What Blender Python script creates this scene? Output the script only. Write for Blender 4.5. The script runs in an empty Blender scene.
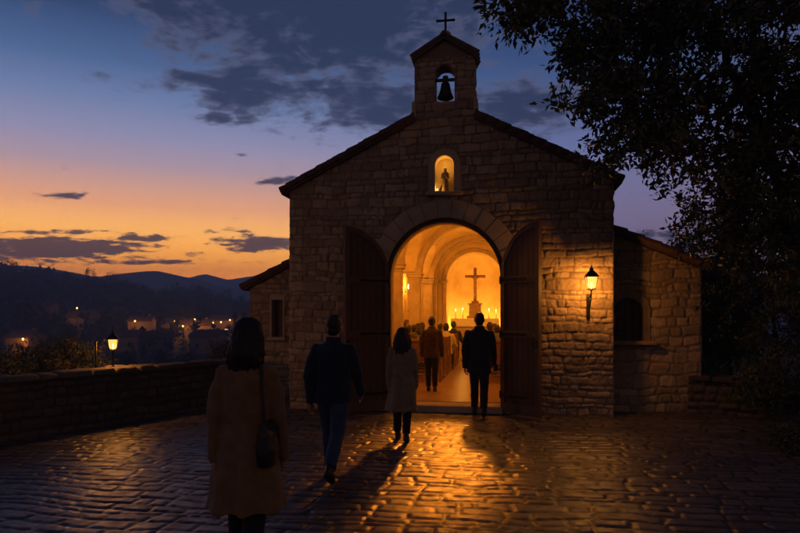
import bpy, math, random
import numpy as np
from mathutils import Vector, Matrix, Euler
C = bpy.context.scene.collection
SC = bpy.context.scene
R = math.radians
PI = math.pi
random.seed(7)
rng = np.random.default_rng(7)

def srgb(r, g, b, k=1.0):
    def f(c):
        c = c / 255.0
        return (c / 12.92 if c <= 0.04045 else ((c + 0.055) / 1.055) ** 2.4) * k
    return (f(r), f(g), f(b), 1.0)

# ------------------------------------------------------------------ camera
cam = bpy.data.cameras.new('camera')
cam_o = bpy.data.objects.new('camera', cam)
C.objects.link(cam_o)
cam.lens = 28.0
cam.sensor_width = 36.0
cam.shift_y = 0.0620
cam.clip_start = 0.1
cam.clip_end = 20000
cam_o.location = (0, 0, 1.72)
cam_o.rotation_euler = (R(90), 0, 0)
SC.camera = cam_o

# ------------------------------------------------------------------ render settings
SC.view_settings.view_transform = 'Standard'
SC.view_settings.look = 'None'
SC.view_settings.exposure = 0.0
SC.view_settings.gamma = 1.0
SC.view_settings.use_curve_mapping = False
SC.render.engine = 'CYCLES'
cy = SC.cycles
cy.use_denoising = True
cy.adaptive_threshold = 0.015
cy.max_bounces = 8
cy.diffuse_bounces = 4
cy.glossy_bounces = 3
cy.transmission_bounces = 4
cy.volume_bounces = 1
cy.transparent_max_bounces = 12
cy.sample_clamp_indirect = 3.0
cy.caustics_reflective = False
cy.caustics_refractive = False

# ------------------------------------------------------------------ world: dusk sky with cloud bands
class NT:
    """small helper that writes node expressions"""
    def __init__(s, tree):
        s.t = tree; s.n = tree.nodes; s.l = tree.links
    def new(s, typ, **kw):
        n = s.n.new(typ)
        for k, v in kw.items(): setattr(n, k, v)
        return n
    def put(s, sock, v):
        if hasattr(v, 'is_linked') or hasattr(v, 'node'): s.l.new(v, sock)
        else: sock.default_value = v
    def m(s, op, a, b=0.0, c=0.0, clamp=False):
        n = s.new('ShaderNodeMath', operation=op, use_clamp=clamp)
        s.put(n.inputs[0], a); s.put(n.inputs[1], b); s.put(n.inputs[2], c)
        return n.outputs[0]
    def ss(s, x, lo, hi, a=0.0, b=1.0):
        n = s.new('ShaderNodeMapRange', interpolation_type='SMOOTHSTEP')
        s.put(n.inputs[0], x); s.put(n.inputs[1], lo); s.put(n.inputs[2], hi); s.put(n.inputs[3], a); s.put(n.inputs[4], b)
        return n.outputs[0]
    def mix(s, f, a, b, blend='MIX'):
        n = s.new('ShaderNodeMix', data_type='RGBA', blend_type=blend)
        s.put(n.inputs[0], f); s.put(n.inputs[6], a); s.put(n.inputs[7], b)
        return n.outputs[2]
    def ramp(s, f, stops, interp='LINEAR'):
        n = s.new('ShaderNodeValToRGB')
        cr = n.color_ramp; cr.interpolation = interp
        while len(cr.elements) < len(stops): cr.elements.new(0.5)
        for e, (p, c) in zip(cr.elements, stops):
            e.position = p; e.color = c
        s.put(n.inputs[0], f)
        return n.outputs[0]
    def noise(s, vec, scale, detail=4.0, rough=0.55, dist=0.0, dim='3D'):
        n = s.new('ShaderNodeTexNoise', noise_dimensions=dim)
        if vec is not None: s.l.new(vec, n.inputs['Vector'])
        n.inputs['Scale'].default_value = scale; n.inputs['Detail'].default_value = detail
        n.inputs['Roughness'].default_value = rough; n.inputs['Distortion'].default_value = dist
        return n.outputs['Fac']
    def comb(s, x, y, z):
        n = s.new('ShaderNodeCombineXYZ')
        s.put(n.inputs[0], x); s.put(n.inputs[1], y); s.put(n.inputs[2], z)
        return n.outputs[0]

GLOW_AZ = -30.0        # compass direction of the afterglow, degrees from +Y (negative = towards -X)
world = bpy.data.worlds.new('World')
SC.world = world
world.use_nodes = True
def build_world():
    t = NT(world.node_tree)
    t.n.clear()
    out = t.new('ShaderNodeOutputWorld'); bg = t.new('ShaderNodeBackground')
    t.l.new(bg.outputs[0], out.inputs[0])
    co = t.new('ShaderNodeTexCoord').outputs['Generated']
    sep = t.new('ShaderNodeSeparateXYZ'); t.l.new(co, sep.inputs[0])
    x, y, z = sep.outputs
    hor = t.m('SQRT', t.m('ADD', t.m('MULTIPLY', x, x), t.m('MULTIPLY', y, y)))
    e = t.m('DIVIDE', z, t.m('MAXIMUM', hor, 0.02))
    e01 = t.m('DIVIDE', t.m('MAXIMUM', e, 0.0), 0.8, clamp=True)
    gx, gy = math.sin(R(GLOW_AZ)), math.cos(R(GLOW_AZ))
    dot = t.m('DIVIDE', t.m('ADD', t.m('MULTIPLY', x, gx), t.m('MULTIPLY', y, gy)), t.m('MAXIMUM', hor, 0.02))
    def st(v): return v / 0.8
    glow = t.ramp(e01, [
        (0.0, srgb(255, 112, 12, 5.8)), (st(.050), srgb(255, 142, 22, 5.7)), (st(.090), srgb(255, 164, 46, 4.4)), (st(.128), srgb(254, 178, 84, 3.1)),
        (st(.164), srgb(242, 168, 118, 2.1)), (st(.195), srgb(210, 158, 140, 1.9)), (st(.225), srgb(172, 147, 160, 1.8)), (st(.265), srgb(140, 138, 170, 1.72)),
        (st(.32), srgb(104, 122, 162, 1.6)), (st(.375), srgb(73, 101, 147, 1.4)), (st(.45), srgb(44, 70, 112, 1.2)), (st(.62), srgb(27, 46, 84, 1.05)), (1.0, srgb(22, 34, 60))])
    away = t.ramp(e01, [
        (0.0, srgb(114, 84, 96, 4.8)), (st(.06), srgb(116, 94, 112, 4.0)), (st(.13), srgb(116, 103, 132, 2.6)), (st(.19), srgb(113, 109, 146, 2.0)),
        (st(.26), srgb(97, 106, 150, 1.75)), (st(.33), srgb(72, 92, 139, 1.5)), (st(.41), srgb(50, 75, 120, 1.3)), (st(.52), srgb(35, 57, 97, 1.1)),
        (st(.7), srgb(25, 41, 74)), (1.0, srgb(19, 30, 56))])
    back = t.ramp(e01, [(0.0, srgb(206, 156, 118)), (st(.3), srgb(142, 110, 96)), (st(.7), srgb(58, 54, 64)), (1.0, srgb(32, 36, 58))])
    f1 = t.ss(dot, 0.70, 0.975)
    f2 = t.ss(dot, -0.25, 0.75)
    sky = t.mix(f1, away, glow)
    sky = t.mix(f2, back, sky)
    # clouds: a flat layer overhead seen in perspective, thick where the masks (fixed compass directions) say so
    den = t.m('ADD', t.m('MAXIMUM', z, 0.0), 0.19)
    cx = t.m('DIVIDE', x, den); cyy = t.m('DIVIDE', y, den)
    vec = t.comb(cx, t.m('MULTIPLY', cyy, 1.15), 0.0)
    n1 = t.noise(vec, 5.0, 8.0, 0.60, 0.35, '2D')
    n2 = t.noise(vec, 13.0, 6.0, 0.62, 0.0, '2D')
    n = t.m('ADD', t.m('MULTIPLY', n1, 0.62), t.m('MULTIPLY', n2, 0.38))
    yy = t.m('MAXIMUM', y, 0.05)
    px = t.m('DIVIDE', x, yy); pz = t.m('DIVIDE', z, yy)
    mask = None
    for (mx, my, rx, ry, w) in MASKS:
        ux = t.m('DIVIDE', t.m('SUBTRACT', px, (mx - 400) / 622.2), rx / 622.2)
        uz = t.m('DIVIDE', t.m('SUBTRACT', pz, (316 - my) / 622.2), ry / 622.2)
        g = t.m('MULTIPLY', t.m('EXPONENT', t.m('MULTIPLY', t.m('ADD', t.m('MULTIPLY', ux, ux), t.m('MULTIPLY', uz, uz)), -1.0)), w)
        mask = g if mask is None else t.m('MAXIMUM', mask, g)
    front = t.ss(y, 0.05, 0.3)
    thr = t.m('SUBTRACT', 0.71, t.m('MULTIPLY', t.m('MULTIPLY', mask, front), 0.27))
    cl = t.ss(t.m('SUBTRACT', n, thr), -0.045, 0.105)
    thick = t.ss(t.m('SUBTRACT', n, thr), 0.0, 0.20)
    ccol_low = t.mix(thick, srgb(104, 88, 98), srgb(70, 62, 78))
    ccol_high = t.mix(thick, srgb(96, 102, 134), srgb(42, 58, 90))
    ccol = t.mix(t.ss(e, 0.10, 0.30), ccol_low, ccol_high)
    lit = t.mix(t.ss(dot, 0.2, 0.95), ccol_high, ccol)
    op = t.m('MULTIPLY', cl, 0.93)
    sky = t.mix(op, sky, lit)
    # the real twilight sky model adds a little of its own
    nish = t.new('ShaderNodeTexSky'); nish.sky_type = 'NISHITA'; nish.sun_disc = False
    nish.sun_elevation = R(0.5); nish.sun_rotation = R(GLOW_AZ)
    sky = t.mix(0.004, sky, nish.outputs[0], 'ADD')
    # below the horizon: dark earth
    sky = t.mix(t.ss(e, -0.02, -0.002), srgb(14, 14, 20), sky)
    t.l.new(sky, bg.inputs[0]); bg.inputs[1].default_value = 1.0
MASKS = [  # direction (as photo pixels of the 800 px frame), radii, weight
    (330, 6, 240, 96, 1.74), (275, 88, 130, 40, 1.52), (190, 5, 90, 50, 1.35), (385, 108, 105, 38, 1.45),
    (40, 249, 120, 14, 1.9), (262, 244, 55, 11, 1.45), (60, 232, 90, 4, 1.2), (150, 262, 110, 3.5, 1.15), (225, 231, 34, 3.5, 1.1), (62, 195, 42, 4.5, 1.2), (140, 238, 60, 5, 1.15), (212, 117, 34, 9, 1.35),
    (276, 181, 30, 6, 1.2), (515, 105, 100, 40, 1.5), (640, 236, 60, 7, 1.2), (600, 60, 120, 40, .55), (8, 92, 22, 12, .7), (125, 100, 18, 5, .75),
    (330, 130, 14, 5, .75)]
build_world()

# ------------------------------------------------------------------ sun: already set, only a trace of warm light from the afterglow
sun = bpy.data.lights.new('sun', 'SUN')
sun.energy = 0.035; sun.angle = R(12); sun.color = (1.0, 0.55, 0.28)
sun_o = bpy.data.objects.new('sun', sun)
C.objects.link(sun_o)
sun_o.rotation_euler = (R(88), 0, R(-GLOW_AZ + 180))

# ------------------------------------------------------------------ mesh helpers
def np_mesh(name, V, F, smooth=False, mats=(), attr=None, midx=None):
    """mesh from numpy arrays: V (n,3), F (m,3 or 4)"""
    me = bpy.data.meshes.new(name)
    V = np.ascontiguousarray(V, dtype=np.float32); F = np.ascontiguousarray(F, dtype=np.int32)
    k = F.shape[1]
    me.vertices.add(len(V)); me.vertices.foreach_set('co', V.ravel())
    me.loops.add(F.size); me.loops.foreach_set('vertex_index', F.ravel())
    me.polygons.add(len(F)); me.polygons.foreach_set('loop_start', np.arange(0, F.size, k, dtype=np.int32))
    me.polygons.foreach_set('use_smooth', np.full(len(F), smooth, dtype=bool))
    for m in mats: me.materials.append(m)
    if midx is not None: me.polygons.foreach_set('material_index', np.asarray(midx, dtype=np.int32))
    me.update(calc_edges=True)
    if attr is not None:
        a = me.color_attributes.new('stone', 'FLOAT_COLOR', 'POINT')
        A = np.ones((len(V), 4), dtype=np.float32); A[:, :attr.shape[1]] = attr
        a.data.foreach_set('color', A.ravel())
    return me

def link(name, me, parent=None):
    o = bpy.data.objects.new(name, me)
    C.objects.link(o)
    if parent is not None: o.parent = parent
    return o

class MB:
    """collects closed shapes, then links them as one mesh object"""
    def __init__(s): s.v = []; s.f = []; s.mi = []; s.cur = 0
    def add(s, vs, fs, M=None):
        b = len(s.v)
        s.v += [tuple(M @ Vector(p)) if M is not None else tuple(p) for p in vs]
        s.f += [tuple(i + b for i in f) for f in fs]; s.mi += [s.cur] * len(fs)
        return s
    def box(s, c, d, rz=0.0, M=None, bev=0.0):
        x, y, z = d[0] / 2, d[1] / 2, d[2] / 2
        T = Matrix.Translation(c) @ Matrix.Rotation(rz, 4, 'Z')
        if M is not None: T = M @ T
        if bev <= 0:
            vs = [(-x, -y, -z), (x, -y, -z), (x, y, -z), (-x, y, -z), (-x, -y, z), (x, -y, z), (x, y, z), (-x, y, z)]
            return s.add(vs, [(0, 3, 2, 1), (4, 5, 6, 7), (0, 1, 5, 4), (1, 2, 6, 5), (2, 3, 7, 6), (3, 0, 4, 7)], T)
        b = min(bev, x * .9, y * .9, z * .9)
        vs = []; idx = {}
        for sx in (-1, 1):
            for sy in (-1, 1):
                for sz in (-1, 1):
                    for k in range(3):
                        p = [sx * (x - b), sy * (y - b), sz * (z - b)]
                        p[k] = (sx * x, sy * y, sz * z)[k]
                        idx[(sx, sy, sz, k)] = len(vs); vs.append(tuple(p))
        fs = []
        for sx in (-1, 1):
            for sy in (-1, 1):
                for sz in (-1, 1):
                    t = [idx[(sx, sy, sz, k)] for k in range(3)]
                    fs.append(tuple(t if sx * sy * sz > 0 else t[::-1]))
        g = lambda a, bb, c_, k: idx[(a, bb, c_, k)]
        for q in (-1, 1):
            f = [g(q, -1, -1, 0), g(q, 1, -1, 0), g(q, 1, 1, 0), g(q, -1, 1, 0)]; fs.append(tuple(f if q > 0 else f[::-1]))
            f = [g(-1, q, -1, 1), g(1, q, -1, 1), g(1, q, 1, 1), g(-1, q, 1, 1)]; fs.append(tuple(f[::-1] if q > 0 else f))
            f = [g(-1, -1, q, 2), g(1, -1, q, 2), g(1, 1, q, 2), g(-1, 1, q, 2)]; fs.append(tuple(f if q > 0 else f[::-1]))
            for r in (-1, 1):
                f = [g(q, r, -1, 0), g(q, r, 1, 0), g(q, r, 1, 1), g(q, r, -1, 1)]; fs.append(tuple(f if q * r < 0 else f[::-1]))
                f = [g(q, -1, r, 0), g(q, 1, r, 0), g(q, 1, r, 2), g(q, -1, r, 2)]; fs.append(tuple(f if q * r > 0 else f[::-1]))
                f = [g(-1, q, r, 1), g(1, q, r, 1), g(1, q, r, 2), g(-1, q, r, 2)]; fs.append(tuple(f[::-1] if q * r > 0 else f))
        return s.add(vs, fs, T)
    def loft(s, rings, n=20, M=None, cap=True):
        """rings: (cx, cy, z, rx, ry) ellipses stacked"""
        vs = []
        for (a, b, z, rx, ry) in rings:
            for i in range(n):
                t = 2 * PI * i / n
                vs.append((a + rx * math.cos(t), b + ry * math.sin(t), z))
        fs = []
        for j in range(len(rings) - 1):
            for i in range(n):
                k = (i + 1) % n
                fs.append((j * n + i, j * n + k, (j + 1) * n + k, (j + 1) * n + i))
        if cap:
            fs.append(tuple(range(n - 1, -1, -1))); fs.append(tuple((len(rings) - 1) * n + i for i in range(n)))
        return s.add(vs, fs, M)
    def tube(s, pts, rad, n=10, M=None, flat=1.0, dome=True):
        """closed tube with domed ends along a polyline"""
        P = [Vector(p) for p in pts]
        if not hasattr(rad, '__len__'): rad = [rad] * len(P)
        rings = []
        N = len(P)
        d0 = (P[1] - P[0]).normalized()
        up = Vector((0, 0, 1)) if abs(d0.z) < 0.9 else Vector((0, 1, 0))
        a = d0.cross(up).normalized()
        def ring(c, d, r):
            nonlocal a
            a = (a - d * a.dot(d)).normalized()
            b = d.cross(a)
            rings.append([c + (a * math.cos(2 * PI * i / n) * r + b * math.sin(2 * PI * i / n) * r * flat) for i in range(n)])
        if dome:
            for q in (80, 50, 25): ring(P[0] - d0 * rad[0] * math.sin(R(q)), d0, rad[0] * math.cos(R(q)))
        for i in range(N):
            d = (P[min(i + 1, N - 1)] - P[max(i - 1, 0)]).normalized()
            ring(P[i], d, rad[i])
        dl = (P[-1] - P[-2]).normalized()
        if dome:
            for q in (25, 50, 80): ring(P[-1] + dl * rad[-1] * math.sin(R(q)), dl, rad[-1] * math.cos(R(q)))
        vs = [v for r_ in rings for v in r_]
        fs = []
        for j in range(len(rings) - 1):
            for i in range(n):
                k = (i + 1) % n
                fs.append((j * n + i, j * n + k, (j + 1) * n + k, (j + 1) * n + i))
        fs.append(tuple(range(n - 1, -1, -1))); fs.append(tuple((len(rings) - 1) * n + i for i in range(n)))
        return s.add(vs, fs, M)
    def ball(s, c, r, n=14, M=None):
        rx, ry, rz = r if hasattr(r, '__len__') else (r, r, r)
        rings = []
        for j in range(1, n):
            t = -PI / 2 + PI * j / n
            rings.append((c[0], c[1], c[2] + rz * math.sin(t), rx * math.cos(t), ry * math.cos(t)))
        return s.loft(rings, n + 4, M)
    def lathe(s, prof, n=20, M=None):
        return s.loft([(0, 0, z, r, r) for (r, z) in prof], n, M)
    def arch(s, w, zs, z0, th, y0, y1, n=28, M=None, legs=True):
        """band of constant thickness round an arched opening: half width w, springing zs, foot z0, from depth y0 to y1"""
        ins, outs = [], []
        if legs: ins.append((-w, z0)); outs.append((-w - th, z0))
        for i in range(n + 1):
            t = PI - PI * i / n
            ins.append((w * math.cos(t), zs + w * math.sin(t))); outs.append(((w + th) * math.cos(t), zs + (w + th) * math.sin(t)))
        if legs: ins.append((w, z0)); outs.append((w + th, z0))
        vs = []
        for (a, b) in zip(ins, outs):
            vs += [(a[0], y0, a[1]), (b[0], y0, b[1]), (b[0], y1, b[1]), (a[0], y1, a[1])]
        fs = []
        k = len(ins)
        for i in range(k - 1):
            p, q = i * 4, i * 4 + 4
            fs += [(p, p + 1, q + 1, q), (p + 1, p + 2, q + 2, q + 1), (p + 2, p + 3, q + 3, q + 2), (p + 3, p, q, q + 3)]
        fs += [(0, 3, 2, 1), (4 * k - 4, 4 * k - 3, 4 * k - 2, 4 * k - 1)]
        return s.add(vs, fs, M)
    def archwall(s, xl, xr, z0, ztop, w, zs, y, flip=False, n=28, M=None):
        """flat wall in the plane y with an arched opening in it"""
        q = [((xl, z0), (-w, z0), (-w, ztop), (xl, ztop)), ((w, z0), (xr, z0), (xr, ztop), (w, ztop))]
        for i in range(n):
            t0, t1 = PI - PI * i / n, PI - PI * (i + 1) / n
            a, b = (w * math.cos(t0), zs + w * math.sin(t0)), (w * math.cos(t1), zs + w * math.sin(t1))
            q.append((a, b, (b[0], ztop), (a[0], ztop)))
        for f in q:
            vs = [(p[0], y, p[1]) for p in f]
            s.add(vs[::-1] if flip else vs, [(0, 1, 2, 3)], M)
        return s
    def intrados(s, w, zs, z0, y0, y1, n=28, legs=True, M=None):
        p = []
        if legs: p.append((-w, z0))
        for i in range(n + 1):
            t = PI - PI * i / n
            p.append((w * math.cos(t), zs + w * math.sin(t)))
        if legs: p.append((w, z0))
        vs = [(a, y0, b) for a, b in p] + [(a, y1, b) for a, b in p]
        k = len(p)
        return s.add(vs, [(i, i + 1, k + i + 1, k + i) for i in range(k - 1)], M)
    def mesh(s, name, mats=(), smooth=False):
        me = bpy.data.meshes.new(name)
        me.from_pydata(s.v, [], s.f)
        for m in (mats if isinstance(mats, (list, tuple)) else [mats]): me.materials.append(m)
        me.polygons.foreach_set('material_index', s.mi)
        me.polygons.foreach_set('use_smooth', [smooth] * len(s.f))
        me.update()
        return me
    def build(s, name, mats, parent=None, smooth=False):
        return link(name, s.mesh(name, mats, smooth), parent)
    def remesh(s, name, mats, parent=None, voxel=0.01, it=3, disp=None, smooth=True):
        """fuse the overlapping shapes into one continuous skin"""
        me0 = s.mesh('raw', [])
        o = bpy.data.objects.new('raw', me0); C.objects.link(o)
        m = o.modifiers.new('r', 'REMESH'); m.mode = 'VOXEL'; m.voxel_size = voxel
        if it:
            k = o.modifiers.new('s', 'SMOOTH'); k.factor = 0.5; k.iterations = it
        dg = bpy.context.evaluated_depsgraph_get()
        me = bpy.data.meshes.new_from_object(o.evaluated_get(dg), depsgraph=dg)
        bpy.data.objects.remove(o); bpy.data.meshes.remove(me0)
        me.name = name
        me.materials.clear()
        for mm in (mats if isinstance(mats, (list, tuple)) else [mats]): me.materials.append(mm)
        n = len(me.vertices)
        if disp is not None and n:
            co = np.empty(n * 3, np.float32); no = np.empty(n * 3, np.float32)
            me.vertices.foreach_get('co', co); me.vertex_normals.foreach_get('vector', no)
            co = co.reshape(-1, 3); no = no.reshape(-1, 3)
            co = co + no * disp(co)[:, None]
            me.vertices.foreach_set('co', co.astype(np.float32).ravel())
        me.polygons.foreach_set('use_smooth', [smooth] * len(me.polygons))
        me.polygons.foreach_set('material_index', [0] * len(me.polygons))
        me.update()
        return link(name, me, parent)

def tag(o, label=None, cat=None, group=None, kind=None):
    if label: o['label'] = label
    if cat: o['category'] = cat
    if group: o['group'] = group
    if kind: o['kind'] = kind
    return o
def empty(name, loc, rz=0.0, label=None, cat=None, group=None):
    o = bpy.data.objects.new(name, None); C.objects.link(o)
    o.empty_display_size = 0.1
    o.location = loc; o.rotation_euler = (0, 0, rz)
    return tag(o, label, cat, group)
def copy_tree(o, parent=None):
    c = o.copy(); C.objects.link(c)
    if parent is not None: c.parent = parent
    for ch in list(o.children): copy_tree(ch, c)
    return c

# ------------------------------------------------------------------ numpy noise + stone relief
_tab = rng.random((256, 256)).astype(np.float32)
def vnoise(u, v, seed=0):
    u = u + seed * 17.13; v = v + seed * 9.71
    iu = np.floor(u).astype(int); iv = np.floor(v).astype(int)
    fu = u - iu; fv = v - iv
    fu = fu * fu * (3 - 2 * fu); fv = fv * fv * (3 - 2 * fv)
    g = lambda a, b: _tab[a & 255, b & 255]
    return (g(iu, iv) * (1 - fu) + g(iu + 1, iv) * fu) * (1 - fv) + (g(iu, iv + 1) * (1 - fu) + g(iu + 1, iv + 1) * fu) * fv
def fbm(u, v, seed=0, octv=4):
    r = 0; a = 0.5; k = 1.0
    for i in range(octv):
        r = r + a * (vnoise(u * k, v * k, seed + i * 3) - 0.5); a *= 0.5; k *= 2.03
    return r
def sstep(x, a, b):
    t = np.clip((x - a) / (b - a), 0, 1)
    return t * t * (3 - 2 * t)
def stones(U, V, seed, ch=(.13, .27), cw=(.2, .55), joint=.010, soft=.035, round_=.05, warp=.022, wf=3.0):
    """irregular coursed stones on the plane U,V: returns height 0..1, two random numbers per stone and local tilt"""
    rs = np.random.default_rng(seed)
    u = U + warp * 2 * (fbm(U * wf, V * wf, seed + 1, 2)) * 2; v = V + warp * 2 * (fbm(U * wf, V * wf, seed + 5, 2)) * 2 + 0.6 * warp * np.sin(U * 1.1 + seed)
    lo, hi = v.min() - .3, v.max() + .3
    rows = [lo]
    while rows[-1] < hi: rows.append(rows[-1] + rs.uniform(*ch))
    rows = np.array(rows)
    ri = np.clip(np.searchsorted(rows, v) - 1, 0, len(rows) - 2)
    dv = np.minimum(v - rows[ri], rows[ri + 1] - v)
    du = np.zeros_like(u); r1 = np.zeros_like(u); r2 = np.zeros_like(u); tl = np.zeros_like(u)
    ulo, uhi = u.min() - .6, u.max() + .6
    for k in range(len(rows) - 1):
        m = ri == k
        h = rows[k + 1] - rows[k]
        ed = [ulo + rs.uniform(0, .3)]
        while ed[-1] < uhi: ed.append(ed[-1] + rs.uniform(*cw) * (0.75 + 0.5 * (h - ch[0]) / max(1e-6, ch[1] - ch[0])))
        ed = np.array(ed); n = len(ed)
        a, b, c, d = rs.random(n), rs.random(n), rs.uniform(-1, 1, n), rs.uniform(-1, 1, n)
        if not m.any(): continue
        uu = u[m]
        ui = np.clip(np.searchsorted(ed, uu) - 1, 0, n - 2)
        sl = (b[ui] - .5) * .12 * 0
        du[m] = np.minimum(uu - ed[ui] + sl, ed[ui + 1] - uu)
        r1[m] = a[ui]; r2[m] = b[ui]
        tl[m] = c[ui] * (uu - (ed[ui] + ed[ui + 1]) / 2) * .10 + d[ui] * (v[m] - (rows[k] + rows[k + 1]) / 2) * .16
    rr = round_
    cornr = (du < rr) & (dv < rr)
    dist = np.where(cornr, rr - np.hypot(rr - du, rr - dv), np.minimum(du, dv))
    dist = dist - joint * (0.6 + 0.8 * vnoise(U * 9, V * 9, seed + 2)) + fbm(U * 12, V * 12, seed + 3, 3) * .034
    return sstep(dist, 0.0, soft), r1, r2, tl

def grid_mesh(name, us, vs, keep, pos, attr, mats, smooth=True):
    """us, vs 1-D; keep(Uc,Vc)->mask of quads; pos(U,V)->(n,3)"""
    U, V = np.meshgrid(us, vs, indexing='ij')
    nu, nv = len(us), len(vs)
    P = pos(U, V).reshape(-1, 3); A = attr.reshape(-1, attr.shape[-1])
    I = np.arange(nu * nv).reshape(nu, nv)
    F = np.stack([I[:-1, :-1], I[1:, :-1], I[1:, 1:], I[:-1, 1:]], -1)
    if keep is not None:
        Uc = (U[:-1, :-1] + U[1:, 1:]) / 2; Vc = (V[:-1, :-1] + V[1:, 1:]) / 2
        F = F[keep(Uc, Vc)]
    F = F.reshape(-1, 4)
    used = np.unique(F); remap = np.full(nu * nv, -1); remap[used] = np.arange(len(used))
    return np_mesh(name, P[used], remap[F], smooth, mats, A[used])

def stone_wall(name, umin, umax, vmin, vmax, cell, frame, mat, parent, seed, keep=None, relief=.030, edge=(True, True), **kw):
    """real relief masonry: frame(U,V,h)->xyz"""
    us = np.linspace(umin, umax, int((umax - umin) / cell) + 2); vs = np.linspace(vmin, vmax, int((vmax - vmin) / cell) + 2)
    U, V = np.meshgrid(us, vs, indexing='ij')
    h, r1, r2, tl = stones(U, V, seed, **kw)
    H = relief * h * (0.45 + 0.75 * r1) + tl * h * .28 + h * (fbm(U * 10, V * 10, seed + 8, 3) * .026 + fbm(U * 30, V * 30, seed + 9, 3) * .026) + fbm(U * 30, V * 30, seed + 4, 2) * .006
    H = np.maximum(H, -.004)
    if edge[0]: H = H * sstep(U - umin, -.005, .03)
    if edge[1]: H = H * sstep(umax - U, -.005, .03)
    A = np.stack([r1, h, r2], -1)
    me = grid_mesh(name, us, vs, keep, lambda a, b: np.stack(frame(a, b, H), -1), A, [mat])
    return link(name, me, parent)

# ------------------------------------------------------------------ materials
MATS = {}
def material(name, c1, c2=None, rough=.75, scale=6.0, detail=5.0, bump=0.0, bscale=None, metal=0.0, spec=0.4, stretch=(1, 1, 1), rvar=0.0, sheen=0.0, trans=0.0, coord='Object'):
    if name in MATS: return MATS[name]
    m = bpy.data.materials.new(name); m.use_nodes = True
    t = NT(m.node_tree); p = t.n['Principled BSDF']
    c1 = (*c1[:3], 1.0); c2 = (*c2[:3], 1.0) if c2 else tuple(v * .7 for v in c1[:3]) + (1.0,)
    mp = t.new('ShaderNodeMapping'); t.l.new(t.new('ShaderNodeTexCoord').outputs[coord], mp.inputs[0]); mp.inputs['Scale'].default_value = stretch
    f = t.noise(mp.outputs[0], scale, detail, .6)
    t.l.new(t.mix(t.ss(f, .3, .7), c2, c1), p.inputs['Base Color'])
    p.inputs['Metallic'].default_value = metal
    p.inputs['Specular IOR Level'].default_value = spec
    if rvar: t.l.new(t.m('ADD', rough - rvar / 2, t.m('MULTIPLY', f, rvar)), p.inputs['Roughness'])
    else: p.inputs['Roughness'].default_value = rough
    if sheen: p.inputs['Sheen Weight'].default_value = sheen
    if trans: p.inputs['Transmission Weight'].default_value = trans
    if bump:
        b = t.new('ShaderNodeBump'); b.inputs['Strength'].default_value = bump; b.inputs['Distance'].default_value = .02
        t.l.new(t.noise(mp.outputs[0], bscale or scale * 4, 5, .65), b.inputs['Height']); t.l.new(b.outputs[0], p.inputs['Normal'])
    MATS[name] = m
    return m
def stone_material(name, ca, cb, cc, mortar, rough=.85, spec=.25, rough_lo=None, bump=.5):
    m = bpy.data.materials.new(name); m.use_nodes = True
    t = NT(m.node_tree); p = t.n['Principled BSDF']
    at = t.new('ShaderNodeAttribute'); at.attribute_name = 'stone'
    sep = t.new('ShaderNodeSeparateColor'); t.l.new(at.outputs['Color'], sep.inputs[0])
    r1, h, r2 = sep.outputs
    co = t.new('ShaderNodeTexCoord').outputs['Object']
    n = t.noise(co, 5.5, 6, .65); nf = t.noise(co, 42, 4, .7)
    col = t.mix(t.ss(r2, .15, .85), (*ca, 1), (*cb, 1))
    col = t.mix(t.m('MULTIPLY', t.ss(n, .45, .72), .7), col, (*cc, 1))
    col = t.mix(t.m('MULTIPLY', t.ss(nf, .35, .75), .45), col, tuple(v * .5 for v in ca) + (1,))
    col = t.mix(t.ss(h, 0.0, .55), (*mortar, 1), col)
    t.l.new(col, p.inputs['Base Color'])
    p.inputs['Specular IOR Level'].default_value = spec
    if rough_lo is not None: t.l.new(t.ss(n, .3, .7, rough_lo, rough), p.inputs['Roughness'])
    else: p.inputs['Roughness'].default_value = rough
    b = t.new('ShaderNodeBump'); b.inputs['Strength'].default_value = bump; b.inputs['Distance'].default_value = .012
    t.l.new(t.m('ADD', t.m('MULTIPLY', t.noise(co, 30, 6, .7), .7), t.m('MULTIPLY', t.noise(co, 130, 3, .6), .3)), b.inputs['Height']); t.l.new(b.outputs[0], p.inputs['Normal'])
    MATS[name] = m
    return m
def emitter(name, col, strength, clear=0.0):
    m = bpy.data.materials.new(name); m.use_nodes = True
    t = NT(m.node_tree); t.n.clear()
    out = t.new('ShaderNodeOutputMaterial'); e = t.new('ShaderNodeEmission')
    e.inputs[0].default_value = (*col, 1); e.inputs[1].default_value = strength
    if clear:
        tr = t.new('ShaderNodeBsdfTransparent'); mx = t.new('ShaderNodeMixShader'); mx.inputs[0].default_value = clear
        t.l.new(e.outputs[0], mx.inputs[1]); t.l.new(tr.outputs[0], mx.inputs[2]); t.l.new(mx.outputs[0], out.inputs[0])
    else: t.l.new(e.outputs[0], out.inputs[0])
    return m
def lamp(name, loc, energy, col, radius=.03, parent=None, spot=None, rot=None, blend=.6):
    l = bpy.data.lights.new(name, 'SPOT' if spot else 'POINT')
    l.energy = energy; l.color = col; l.shadow_soft_size = radius
    if spot: l.spot_size = R(spot); l.spot_blend = blend
    o = bpy.data.objects.new(name, l); C.objects.link(o); o.location = loc
    if rot: o.rotation_euler = rot
    if parent is not None: o.parent = parent
    return o

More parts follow.
